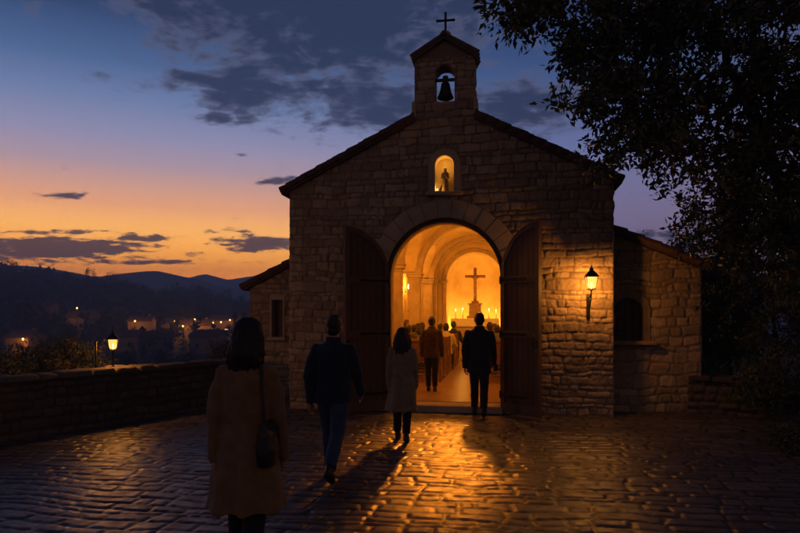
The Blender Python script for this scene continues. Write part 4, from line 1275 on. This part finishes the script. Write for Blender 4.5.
    if hs == 'short':
        q.ball((hc.x, hc.y - .008 * s, hc.z + .018 * s), (.0485 * s, .058 * s, .057 * s), 16); q.ball((hc.x, hc.y - .026 * s, hc.z - .018 * s), (.040 * s, .036 * s, .040 * s), 12); q.ball((hc.x, hc.y + .012 * s, hc.z + .052 * s), (.036 * s, .040 * s, .024 * s), 10)
        hd = lambda co: (fbm(co[:, 0] * 34, co[:, 2] * 34 + co[:, 1] * 26, sd, 3) * .016).astype(np.float32)
    else:
        ln = of.get('hair_len', .10); wd = of.get('hair_w', .068)
        z0 = Z(.845) - ln * s
        q.loft([(hc.x, hc.y - .034 * s, z0 + .004 * s, wd * .60 * s, .018 * s), (hc.x, hc.y - .034 * s, z0 + .018 * s, wd * .86 * s, .030 * s), (hc.x, hc.y - .033 * s, z0 + .040 * s, wd * .97 * s, .038 * s), (hc.x, hc.y - .028 * s, max(Z(.87), z0 + .05 * s), wd * s, .046 * s), (hc.x, hc.y - .022 * s, hc.z - .028 * s, wd * .97 * s, .052 * s), (hc.x, hc.y - .014 * s, hc.z + .002 * s, (wd * .5 + .026) * s, .056 * s), (hc.x, hc.y - .008 * s, hc.z + .030 * s, .052 * s, .059 * s), (hc.x, hc.y - .005 * s, hc.z + .052 * s, .044 * s, .052 * s), (hc.x, hc.y - .004 * s, hc.z + .066 * s, .031 * s, .037 * s), (hc.x, hc.y - .004 * s, hc.z + .074 * s, .014 * s, .018 * s)], 26)
        for j in range(30):
            a = PI * (.98 + 1.04 * (j / 29.0)) 
            x, y = math.cos(a), math.sin(a)
            e = .005 * math.sin(j * 2.3)
            q.tube([(hc.x + x * wd * .80 * s, hc.y - .014 * s + y * .055 * s, hc.z + .0 * s), (hc.x + x * (wd * .93 + e) * s, hc.y - .028 * s + y * .048 * s, Z(.865)), (hc.x + x * (wd * .93 - e) * s, hc.y - .034 * s + y * .038 * s, z0 + .035 * s + e * 1.2 * s), (hc.x + x * (wd * .84 + e * 1.2) * s, hc.y - .034 * s + y * .034 * s, z0 - .004 * s + 1.3 * math.sin(j * 4.1) * .010 * s)], [.006 * s, .009 * s, .009 * s, .004 * s], 7)
        hd = lambda co: (fbm(np.arctan2(co[:, 1], co[:, 0]) * 7, co[:, 2] * 5, sd, 3) * .024 + fbm(np.arctan2(co[:, 1] - hc.y, co[:, 0]) * 16, co[:, 2] * 4, sd + 2, 2) * .014).astype(np.float32)
    q.remesh('hair', of['hair_m'], root, .0055 if detail else .012, 2, hd)
    return root, dict(arml=arml, hc=hc, Z=Z)

def heading(a, b):
    d = b - a
    return math.atan2(-d.x, d.y)
def cloth(name, c, rough=.85, k=.72):
    return material(name, c, tuple(v * k for v in c), rough, 14, 5, .35, 220, spec=.2, sheen=.12)
def build_people():
    black = cloth('black_trousers', (.012, .012, .014)); jeans = cloth('dark_jeans', (.035, .058, .115)); shoe = material('dark_leather', (.018, .014, .012), None, .45, 10, 3)
    hairb = material('dark_brown_hair', (.016, .010, .007), (.009, .006, .005), .5, 40, 4, .4, 160, stretch=(1, 1, .12), spec=.35)
    hairg = material('brown_hair', (.035, .020, .012), (.02, .012, .008), .5, 40, 4, .4, 160, stretch=(1, 1, .12), spec=.35)
    door = L(0, 0)
    # woman nearest the camera
    p = Vector((-.975, 3.96, 0.01))
    person('woman with dark shoulder length hair in a long tan coat, walking nearest', p, heading(p, door) * .55, 1.70, True,
           dict(hem=.295, flare=1.08, bulk=1.01, coat_m=cloth('tan_wool', (.225, .13, .06)), trouser_m=black, shoe_m=shoe, hair='long', hair_len=.030, hair_w=.067, hair_m=hairb, collar=.054, leg=1.0), (10, 5, -10, 14), (-8, 10, 7, 14), voxel=.0045)
    # her bag, hanging from the shoulder
    m_bag = material('soft_black_leather', (.014, .012, .011), (.009, .008, .008), .42, 9, 5, .35, 30)
    b = empty('shoulder_bag', p + Vector((.150, -.045, .0)), heading(p, door) * .55, 'soft black shoulder bag hanging at the hip of the woman in tan', 'bag')
    q = MB(); q.loft([(.0, 0, .77, .04, .10), (.0, 0, .79, .058, .145), (.0, 0, .87, .062, .15), (.0, 0, .98, .048, .14), (.0, 0, 1.05, .028, .12), (0, 0, 1.06, .018, .11)], 20)
    q.remesh('bag_body', m_bag, b, .010, 3, lambda co: (fbm(co[:, 1] * 8, co[:, 2] * 8, 3, 3) * .02).astype(np.float32))
    for dy in (-.11, .11):
        q = MB(); q.tube([(.005, dy * .9, 1.04), (-.005, dy * .8, 1.14), (-.025, dy * .55, 1.30), (-.045, dy * .25, 1.405), (-.07, dy * .2 , 1.425)], .011, 8, flat=.6); q.build('strap', m_bag, b, True)
    # man in navy
    p = Vector((-.705, 6.56, 0.01))
    person('man in a navy jacket and blue jeans, walking over the cobbles', p, heading(p, door) * .6, 1.735, False,
           dict(hem=.475, bulk=1.06, coat_m=cloth('navy_jacket', (.016, .022, .042)), trouser_m=jeans, shoe_m=shoe, hair_m=hairb, collar=.050, leg=1.04), (15, 6, -17, 26), (-16, 22, 14, 28), voxel=.005)
    # woman in the grey brown coat
    p = Vector((.03, 8.62, 0.01))
    person('woman with long straight hair in a grey knee length coat', p, heading(p, door) * .5, 1.555, True,
           dict(hem=.262, flare=1.0, bulk=1.04, coat_m=cloth('grey_brown_wool', (.235, .18, .115)), trouser_m=black, shoe_m=shoe, hair='long', hair_len=.10, hair_w=.078, hair_m=hairb), (9, 4, -7, 12), (-6, 8, 6, 12), voxel=.005)
    # man standing in the aisle
    p = L(-.46, 2.0, .13)
    person('man in a brown jacket standing in the aisle behind the pews', p, -TH, 1.58, False,
           dict(hem=.455, bulk=1.03, coat_m=cloth('brown_jacket', (.075, .046, .022)), trouser_m=black, shoe_m=shoe, hair_m=hairg), (4, 2, -4, 4), (-3, 10, 3, 10), voxel=.006)
    # man stepping through the doorway
    p = L(.625, -.26, .012)
    person('man in a dark overcoat stepping up to the doorway', p, -TH, 1.785, False,
           dict(hem=.415, bulk=1.05, flare=1.0, coat_m=cloth('charcoal_overcoat', (.020, .021, .026)), trouser_m=cloth('dark_trousers', (.016, .018, .026)), shoe_m=shoe, hair_m=hairb), (14, 8, -11, 18), (-9, 14, 10, 18), voxel=.005)
    # seated congregation
    cols = {'navy blue': (.02, .028, .06), 'dark brown': (.06, .034, .02), 'cream': (.55, .42, .26), 'olive': (.08, .075, .03), 'black': (.015, .014, .014), 'rust red': (.20, .055, .03), 'tan': (.30, .18, .09), 'grey': (.12, .11, .10), 'dark green': (.03, .05, .03), 'wine': (.10, .02, .025), 'white': (.62, .54, .42)}
    rows = lambda i: 4.15 + i * .93
    def seat_x(px, y):                       # where in the pew a head seen at that column sits
        x = 0
        for _ in range(8): x = ((px - 400) / 622.2 * (CO.y + y * cT - x * sT) - CO.x - y * sT) / cT
        return x
    seats = [  # column, row, colour, hair, words
        (397, 1, 'dark brown', 'short', 'short haired worshipper in dark brown near the nave wall end of a rear pew'),
        (404, 2, 'olive', 'short', 'worshipper in olive sitting just in front of the one in dark brown'),
        (413, 3, 'rust red', 'long', 'long haired worshipper in rust red sitting between the sconce pier and the aisle'),
        (420, 4, 'navy blue', 'short', 'worshipper in navy blue sitting just past the standing man, on his wall side'),
        (446, 3, 'cream', 'short', 'worshipper in a cream shirt at the aisle end of a pew'),
        (440, 5, 'tan', 'short', 'worshipper in tan seated farther forward than the one in cream'),
        (457, 6, 'black', 'short', 'worshipper in black at the aisle end of the foremost pew'),
        (497, 1, 'grey', 'short', 'grey clad worshipper in a rear pew on the lantern side'),
        (489, 2, 'wine', 'short', 'worshipper in wine red on the lantern side in front of the one in grey'),
        (484, 4, 'dark green', 'short', 'worshipper in dark green beyond the shoulder of the man in the doorway'),
        (495, 5, 'white', 'long', 'long haired worshipper in white on the lantern side near the altar'),
    ]
    for i, (px, r, c, h, lab) in enumerate(seats):
        x = seat_x(px, rows(r)); x = max(-1.42, min(-.60, x)) if x < 0 else max(.68, min(1.45, x)); print('seat', px, r, round(x, 2))
        hm = hairb if i % 3 else hairg
        person(lab, L(x, rows(r) + .0, .13), -TH + random.uniform(-.12, .12), 1.76 + random.uniform(-.06, .10), h == 'long',
               dict(hem=.50, bulk=1.02, coat_m=cloth('cloth_' + c.replace(' ', '_'), cols[c]), trouser_m=black, shoe_m=shoe, hair=h, hair_len=.06, hair_w=.068, hair_m=hm), arms=(22, 60, 22, 60), sit=True, group='people seated in the pews', detail=False)
build_people()

# ================================================================== VEGETATION
def leaves_mesh(name, centers, per, spread, size, seed, mat, droop=.25, asp=.38, flat=.75):
    rs = np.random.default_rng(seed)
    c = np.repeat(np.asarray(centers), per, axis=0); n = len(c)
    off = rs.normal(size=(n, 3)) * spread; off[:, 2] *= flat
    # leaves gather along a few twig directions of each cluster
    tw = rs.normal(size=(len(centers) * 5, 3)); tw /= np.linalg.norm(tw, axis=1, keepdims=True)
    ti = np.repeat(np.arange(len(centers)), per) * 5 + rs.integers(0, 5, n)
    d0 = tw[ti]
    off = off * .45 + d0 * (rs.random((n, 1)) * spread * 2.3)
    p = c + off
    d = d0 * .7 + rs.normal(size=(n, 3)) * .6; d[:, 2] -= droop
    d /= np.linalg.norm(d, axis=1, keepdims=True)
    a = rs.normal(size=(n, 3)); w = np.cross(d, a); w /= np.linalg.norm(w, axis=1, keepdims=True)
    nn = np.cross(d, w)
    ln = size * rs.uniform(.6, 1.3, (n, 1)); wd = ln * asp
    v0 = p; v2 = p + d * ln
    v1 = p + d * ln * .42 + w * wd * .5 + nn * wd * .18; v3 = p + d * ln * .42 - w * wd * .5 + nn * wd * .18
    V = np.stack([v0, v1, v2, v3], 1).reshape(-1, 3)
    i = np.arange(n)[:, None] * 4
    F = np.concatenate([i + np.array([[0, 1, 2]]), i + np.array([[0, 2, 3]])], 0)
    return np_mesh(name, V, F, False, [mat])
def grow(base, trunk_pts, centers, r0, r_tip, rs, jitter=.12):
    """limbs from the trunk out to every leaf clump: each clump joins the nearest limb already grown"""
    P = [np.array(p, float) for p in trunk_pts]; par = [-1] + list(range(len(P) - 1))
    start = max(1, len(P) // 3)
    order = np.argsort([np.linalg.norm(np.array(c) - P[-1]) for c in centers])
    arr = np.array(P)
    ok = [i >= start for i in range(len(P))]
    for k in order:
        c = np.array(centers[k], float)
        A = np.array(P); dd = np.linalg.norm(A - c, axis=1) + np.where(ok, 0, 1e6)
        j = int(np.argmin(dd)); dist = dd[j]
        m = max(1, int(dist / .30)); prev = j; a = P[j]
        for q in range(1, m + 1):
            t = q / m
            pt = a + (c - a) * t + np.array([0, 0, 1]) * math.sin(PI * t) * dist * .08
            if q < m: pt = pt + rs.normal(size=3) * jitter * min(1, dist) * .35
            P.append(pt); par.append(prev); ok.append(True); prev = len(P) - 1
    n = len(P); cnt = np.zeros(n)
    haskid = np.zeros(n, bool)
    for i in range(n):
        if par[i] >= 0: haskid[par[i]] = True
    for i in range(n - 1, 0, -1):
        if not haskid[i]: cnt[i] += 1
        cnt[par[i]] += cnt[i]
    rad = r_tip * np.power(np.maximum(cnt, 1), .46)
    tr = len(trunk_pts)
    f = r0 / max(rad[0], 1e-6)
    if f < 1: rad = np.where(rad > r_tip * 2, r_tip * 2 + (rad - r_tip * 2) * (r0 - 2 * r_tip) / (rad[0] - 2 * r_tip), rad)
    q = MB()
    for i in range(1, n):
        a, b = P[par[i]], P[i]
        if np.linalg.norm(a - b) < 1e-4: continue
        ra = rad[par[i]] if (par[i] < tr or rad[par[i]] < rad[i] * 1.8) else rad[i] * 1.3
        if i < tr: ra = max(ra, rad[i])
        q.tube([tuple(a), tuple(b)], [ra, rad[i]], 10 if rad[i] > .04 else (6 if rad[i] > .012 else 4), dome=rad[i] > .012)
    # root flare
    b = P[0]
    q.loft([(b[0], b[1], b[2] - .12, rad[0] * 1.7, rad[0] * 1.6), (b[0], b[1], b[2] + .06, rad[0] * 1.35, rad[0] * 1.3), (b[0], b[1], b[2] + .30, rad[0] * 1.02, rad[0] * 1.02)], 14)
    return q
def fill(blobs, seed):
    """clump centres spread through ellipsoids, thinned by noise so that gaps stay open"""
    rs = np.random.default_rng(seed); out = []
    for (cx, cy_, cz, rx, ry, rz, n) in blobs:
        k = 0
        while k < n:
            v = rs.normal(size=3); v /= np.linalg.norm(v); v *= rs.random() ** (1 / 2.2)
            p = np.array([cx, cy_, cz]) + v * np.array([rx, ry, rz])
            g = vnoise(np.array([p[0] * 1.9]), np.array([p[2] * 1.9 + p[1] * .9]), seed)[0]
            if g < .30 and rs.random() < .85: 
                k += .34; continue
            out.append(p); k += 1
    return out
def plant(name, label, cat, base, trunk_pts, blobs, per, spread, size, seed, mat, r0, r_tip=.006, group=None, asp=.38, droop=.25):
    root = empty(name, base, 0, label, cat, group)
    rel = [(b[0] - base[0], b[1] - base[1], b[2] - base[2], *b[3:]) for b in blobs]
    ce = fill(rel, seed)
    rs = np.random.default_rng(seed + 1)
    q = grow(base, [(p[0] - base[0], p[1] - base[1], p[2] - base[2]) for p in trunk_pts], ce, r0, r_tip, rs)
    q.build('trunk' if r0 > .05 else 'stem', m_bark, root, True)
    link('crown' if r0 > .05 else 'foliage', leaves_mesh('foliage', ce, per, spread, size, seed + 2, mat, droop, asp), root)
    return root
def vegetation():
    # the big tree: stands at the edge of the square, boughs reaching over towards the chapel roof
    b = (5.9, 8.6, -.04)
    trunk = [b, (5.86, 8.62, .5), (5.80, 8.66, 1.1), (5.70, 8.70, 1.7), (5.62, 8.66, 2.3), (5.45, 8.6, 2.9), (5.2, 8.5, 3.5), (4.9, 8.4, 4.1), (4.6, 8.3, 4.7)]
    blobs = [(4.75, 8.2, 5.0, 1.7, 1.6, 1.15, 210), (5.6, 8.2, 4.2, 1.3, 1.5, 1.2, 150), (3.6, 7.9, 5.35, 1.2, 1.2, .8, 110), (2.45, 7.6, 5.45, .95, .8, .55, 62), (1.55, 7.3, 5.45, .6, .5, .32, 24), (1.2, 7.2, 5.22, .25, .25, .12, 5),
             (2.55, 7.7, 4.65, .55, .6, .42, 30), (2.15, 7.5, 4.30, .28, .3, .16, 8), (2.35, 7.6, 5.0, .4, .4, .22, 14),
             (3.15, 7.9, 4.35, .6, .7, .6, 48), (2.75, 7.9, 3.78, .35, .4, .2, 12), (3.0, 7.8, 3.98, .3, .3, .3, 12), (3.6, 8.1, 3.85, .55, .6, .55, 40), (4.3, 8.3, 3.6, .6, .7, .55, 48), (5.0, 8.4, 3.2, .7, .8, .7, 56), (5.7, 8.6, 2.6, .7, .8, .8, 56), (6.4, 8.6, 3.4, 1.0, 1.2, 1.2, 80),
             (4.05, 8.4, 2.92, .38, .4, .24, 14), (4.6, 8.5, 2.62, .4, .5, .3, 20), (4.35, 8.5, 3.1, .45, .5, .3, 20), (6.2, 8.2, 5.4, 1.5, 1.6, 1.0, 90), (4.6, 7.9, 6.3, 1.8, 1.5, .7, 90), (2.6, 7.6, 6.1, 1.2, .9, .5, 50)]
    blobs = [(*q[:6], max(5, int(q[6] * .74))) for q in blobs]
    plant('broadleaf_tree', 'tall dark broadleaf tree overhanging the chapel roof beside the square', 'tree', b, trunk, blobs, 56, .12, .105, 41, m_leaf, .24, .0065, asp=.42)
    # shrubs and small trees behind the square, past the wing
    for i, (x, y, h, r, lab) in enumerate(((5.75, 12.1, 3.1, .95, 'dark evergreen bush close beside the wing wall'), (6.9, 11.4, 3.5, 1.1, 'tall dark bush behind the dry stone wall'), (8.2, 10.6, 3.7, 1.15, 'broad dark bush farthest from the wing wall'))):
        plant('evergreen_bush', lab, 'bush', (x, y, -.04), [(x, y, -.04), (x + .03, y, h * .25), (x - .04, y + .05, h * .5)], [(x, y, h * .62, r, r, h * .40, 200), (x + .3, y - .2, h * .35, r * .8, r * .8, h * .3, 60)], 55, .10, .075, 60 + i, m_leaf, .045, .005, group='dark bushes beside the square')
    for i, (x, y, h, r, lab) in enumerate(((8.2, 15.5, 5.2, 1.5, 'dark tree standing behind the wing beyond the bushes'), (11.2, 14.2, 6.0, 1.9, 'taller dark tree at the edge of the view beyond the bushes'), (6.6, 18.5, 4.2, 1.3, 'small dark tree just showing past the wing roof end'))):
        plant('background_tree', lab, 'tree', (x, y, -.05), [(x, y, -.05), (x + .05, y, h * .2), (x - .05, y + .05, h * .4), (x, y, h * .55)], [(x, y, h * .56, r, r, h * .42, 240), (x - r * .4, y - .3, h * .28, r * .8, r * .8, h * .26, 110)], 60, .16, .12, 160 + i, m_leaf, .11, .007, group='dark trees beyond the wing')
    plant('low_bush', 'low rounded bush at the foot of the dry stone wall', 'bush', (5.15, 7.95, -.03), [(5.15, 7.95, -.03), (5.16, 7.95, .1), (5.15, 7.97, .18)], [(5.25, 7.95, .16, .62, .45, .16, 60)], 70, .08, .05, 71, m_leaf, .02, .004)
    plant('climbing_plant', 'leafy climber spilling over the dry stone wall', 'plant', (6.2, 10.4, -.03), [(6.2, 10.4, -.03), (6.2, 10.42, .5), (6.2, 10.45, .9)], [(6.1, 10.3, .62, .8, .35, .45, 80), (7.2, 9.7, .5, .8, .35, .4, 60)], 55, .10, .07, 73, m_leaf, .02, .004)
    # shrubs beyond the parapet, caught by the lantern
    for i, (px, d, zt, zb, r, lab, n) in enumerate(((68, 10.9, 1.36, -.9, .62, 'leafy shrub beyond the parapet lit by the post lantern', 120), (30, 11.3, 1.18, -1.0, .70, 'dark shrub beyond the parapet farther from the post lantern', 110), (2, 9.9, 1.05, -.8, .45, 'shrub beyond the parapet at the edge of the view', 80))):
        x = (px - 400) / 622.2 * d
        plant('olive_shrub', lab, 'shrub', (x, d, zb - .2), [(x, d, zb - .2), (x + .04, d, zb + .4), (x, d + .04, zb + .9)], [(x, d, (zt + .35) / 2 + .0, r, r * .9, (zt - .30) / 2, n), (x, d, -.2, r * .9, r * .8, .7, 50)], 45, .10, .062, 80 + i, m_leafy, .04, .004, group='shrubs beyond the parapet', asp=.32, droop=-.05)
    x = (222 - 400) / 622.2 * 14.6
    plant('lit_leaf_shrub', 'small shrub with light put into its yellow leaf colour by the far end of the parapet', 'shrub', (x, 14.6, -1.6), [(x, 14.6, -1.6), (x + .03, 14.6, -.9), (x, 14.62, -.2)], [(x, 14.6, .62, .42, .4, .55, 90), (x, 14.6, -.3, .4, .4, .5, 30)], 45, .09, .06, 91, material('painted_lit_leaf', (.16, .12, .03), (.09, .08, .025), .5, 3, 3), .03, .004, asp=.34)  # bright yellow leaf colour stands in for light falling on the leaves
    # dry stone wall on the far side of the square
    a, c = Vector((5.15, 11.15, 0)), Vector((9.6, 8.35, 0)); ln = (c - a).length; an = math.atan2(c.y - a.y, c.x - a.x)
    w = empty('dry_stone_wall', a, an, 'dark dry stone wall with bushes behind, bounding the square', 'wall')
    stone_wall('wall_face', 0, ln, -.05, .55, .028, lambda u, v, h: (u, -h, v), m_parapet, w, 95, None, relief=.05, ch=(.10, .2), cw=(.14, .4))
    q = MB(); q.box((ln / 2, .2, .25), (ln, .398, .58)); rs = random.Random(2); x = 0
    q.build('wall_core', m_parapet, w)
    q = MB()
    while x < ln:
        l = rs.uniform(.2, .4); q.box((x + l / 2, .19, .58 + rs.uniform(0, .03)), (l - .02, .46 + rs.uniform(-.05, .05), .11), rz=rs.uniform(-.06, .06), bev=.03); x += l
    q.build('coping', m_parapet, w)
vegetation()

# ================================================================== VILLAGE ON THE SLOPE
def village():
    m_w = [material('house_plaster_ochre', (.20, .14, .09), (.15, .105, .07), .9, 1.5, 5, .2, 8), material('house_plaster_pale', (.24, .19, .145), (.18, .145, .11), .9, 1.5, 5, .2, 8), material('house_stone', (.15, .115, .085), (.11, .085, .06), .9, 2, 5, .4, 6)]
    m_pane = material('house_dark_pane', (.015, .015, .02), None, .2, 2, 2)
    m_lit = emitter('lit_window', (1.0, .50, .16), 1.6)
    def zt(x, y): return float(slope_z(np.array([x]), np.array([y]))[0])
    def house(px, d, w, dp, h, rz, wm, lit, label, z=None):
        x = (px - 400) / 622.2 * d
        r = empty('village_house', (x, d, zt(x, d) if z is None else z), rz, label, 'house', 'village houses on the slope')
        q = MB(); q.box((0, 0, h / 2 - 1), (w, dp, h + 2))
        rh = w * .0 + dp * .26
        for s in (-1, 1): q.add([(s * w / 2, -dp / 2, h), (s * w / 2, dp / 2, h), (s * w / 2, 0, h + rh)], [(0, 1, 2)])
        wall = q.build('wall', m_w[wm], r)
        q = MB(); o = .35
        for s in (-1, 1):
            p = []
            for xx in (-w / 2 - o, w / 2 + o):
                p += [(xx, 0, h + rh + .02), (xx, s * (dp / 2 + o), h - o * .52 + .02), (xx, s * (dp / 2 + o), h - o * .52 + .2), (xx, 0, h + rh + .22)]
            q.add(p, [(0, 1, 2, 3), (7, 6, 5, 4), (0, 4, 5, 1), (1, 5, 6, 2), (2, 6, 7, 3)])
        roof = q.build('roof', m_tile, r)
        q = MB(); q.box((w * .28, .6, h + rh * .9), (.55, .55, 1.3)); q.box((w * .28, .6, h + rh * .9 + .68), (.7, .7, .12)); q.build('chimney', m_w[wm], roof)
        k = 0; nx = max(2, int(w / 2.6)); ny = max(1, int(h / 2.7))
        for i in range(nx):
            for j in range(ny):
                xx = -w / 2 + w * (i + .5) / nx; zz = 1.5 + j * 2.7
                f = MB().box((xx, -dp / 2 - .02, zz), (.95, .10, 1.25)).build('window', m_w[(wm + 1) % 3], r)
                MB().box((xx, -dp / 2 - .075, zz), (.80, .03, 1.10)).build('pane', m_lit if k in lit else m_pane, f); k += 1
        MB().box((w * .5 - 1.0, -dp / 2 - .04, .95), (.95, .08, 1.95)).build('door', m_door, r)
        return r
    H = [  # photo column, distance, w, d, h, turn, plaster, lit windows, words
        (84, 185, 8, 6, 4.2, .2, 1, (), 'village house high on the wooded slope with a lamp at its front'),
        (26, 130, 5.5, 5, 3.6, -.2, 0, (), 'small village house lowest on the slope nearest the view edge'),
        (142, 172, 6, 5, 4.6, .1, 2, (), 'stone village house with a lamp beside its gable, mid slope'),
        (176, 182, 6.5, 5, 3.6, -.15, 0, (), 'low ochre village house left of the brightest village lamp'),
        (199, 176, 7, 5, 4.4, .15, 1, (), 'pale village house under the brightest village lamp'),
        (124, 145, 6.5, 5, 3.4, .25, 1, (), 'pale village house just beyond the parapet lantern'),
        (209, 140, 6.5, 5, 3.6, -.1, 0, (), 'ochre village house below the brightest lamp, nearest the dark haired woman'),
        (228, 190, 9, 6, 4.5, .1, 2, (1,), 'stone village house with one lit window at the valley end of the village'),
        (243, 210, 7, 6, 5, -.2, 1, (0,), 'tall narrow village house with a lit window beside the chapel wing'),
        (36, 190, 11, 6, 4, .1, 1, (), 'long pale village house on the dark upper slope'),
        (112, 200, 10, 6, 4.2, -.1, 2, (), 'stone village house on the upper slope between two lamps'),
        (158, 150, 7, 5, 3.0, .3, 2, (), 'dark stone village house in the dip between the lamps'),
    ]
    for a in H: house(*a)
    proto = None
    lamps = [(77, 308, 179, 55, 'village lamp on the house high on the wooded slope'), (23, 339, 125.5, 60, 'village lamp lowest on the slope by the view edge'), (135, 321, 167, 60, 'village lamp beside the stone gable, mid slope'), (175, 321, 177, 40, 'dim village lamp by the low ochre house'),
             (195, 319, 171, 170, 'brightest village lamp in front of the pale house'), (213, 323, 178, 14, 'small village lamp just past the brightest one'), (221, 322, 184, 14, 'small village lamp at the valley end of the village'), (230, 320, 184, 26, 'village lamp beside the lit window at the valley end'), (183, 326, 165, 10, 'faint village lamp low between the ochre and pale houses')]
    for (px, py, d, e, lab) in lamps:
        x = (px - 400) / 622.2 * d; z = 1.72 + (316 - py) / 622.2 * d
        g = zt(x, d)
        g = min(g, z - 2.2)
        if proto is None:
            r = empty('street_lamp', (x, d, 0), 0, lab, 'street lamp', 'village street lamps'); proto = r
            MB().tube([(0, 0, -9), (0, 0, -.3)], [.09, .06], 8).build('pole', m_iron, r)
            MB().ball((0, 0, 0), (.20, .20, .24), 10).build('lamp_globe', emitter('village_lamp', (1.0, .38, .08), 8), r)
            MB().lathe([(.42, .28), (.42, .34), (.1, .55)], 10).build('lamp_cap', m_iron, r)
        else:
            r = copy_tree(proto); r['label'] = lab
        r.location = (x, d, z)
        lamp('street_light', (0, -.3, -.1), e * 8, (1.0, .33, .05), .3, r)
    # trees between the houses
    rs = np.random.default_rng(12)
    m_far = material('far_foliage', (.035, .042, .022), (.022, .028, .015), .9, .8, 3)
    def tree_kind(seed, tall):
        h = 1.0
        bl = [(0, 0, .62, .30, .30, .34, 26), (.1, -.05, .45, .26, .26, .2, 12), (-.12, .05, .5, .24, .24, .22, 12)] if not tall else [(0, 0, .55, .12, .12, .45, 30)]
        ce = fill(bl, seed)
        return leaves_mesh('crown', ce, 26, .055 if not tall else .035, .075, seed, m_far)
    kinds = [tree_kind(s, s == 3) for s in (1, 2, 3)]
    tk = MB().tube([(0, 0, -.15), (.01, 0, .25), (0, .01, .55)], [.035, .025, .01], 7).mesh('trunk', m_bark, True)
    words = ['rounded', 'spreading', 'slender']
    where = ['on the near slope below the square', 'among the village houses', 'on the upper slope', 'along the wooded skyline']
    n = 0
    for i in range(330):
        if i < 60: d = rs.uniform(330, 425); g = rs.uniform(-.72, -.20); hh = rs.uniform(7, 13); wh = 3
        elif i < 95: d = rs.uniform(180, 330); g = rs.uniform(-.72, -.22); hh = rs.uniform(5, 9); wh = 2
        elif i < 290: d = rs.uniform(62, 190); g = rs.uniform(-.72, -.22); hh = rs.uniform(3, 5.5); wh = 1
        else: d = rs.uniform(32, 80); g = rs.uniform(-.72, -.30); hh = rs.uniform(2, 3.6); wh = 0
        x = g * d; z = zt(x, d)
        px = 400 + 622.2 * g; top = 316 - (z + hh - 1.72) / d * 622.2
        bad = any(abs(px - a[0]) < 14 and top < a[1] + 9 and d < a[2] + 5 for a in lamps)
        if bad: continue
        k = int(rs.integers(0, 3)); k = 0 if (k == 2 and rs.random() < .5) else k
        r = empty('hillside_tree', (x, d, z), rs.uniform(0, 6.3), '%s dark tree %s' % (words[k], where[wh]), 'tree', '%s dark trees %s' % (words[k], where[wh]))
        r.scale = (hh * rs.uniform(.85, 1.3),) * 2 + (hh,)
        link('crown', kinds[k], r); link('trunk', tk, r)
    # the far wood reads as one mass
    bl = []
    for i in range(2600):
        d = rs.uniform(150, 470); g = rs.uniform(-1.0, -.1); x = g * d
        if rs.random() > (d - 100) / 260: continue
        bl.append((x, d, zt(x, d) + rs.uniform(.2, 3.2)))
    me = leaves_mesh('wood', bl, 26, 1.6, 2.0, 5, m_far, asp=.8)
    tag(link('woodland', me), 'dark wooded mass covering the upper slope', 'woodland', kind='stuff')
village()
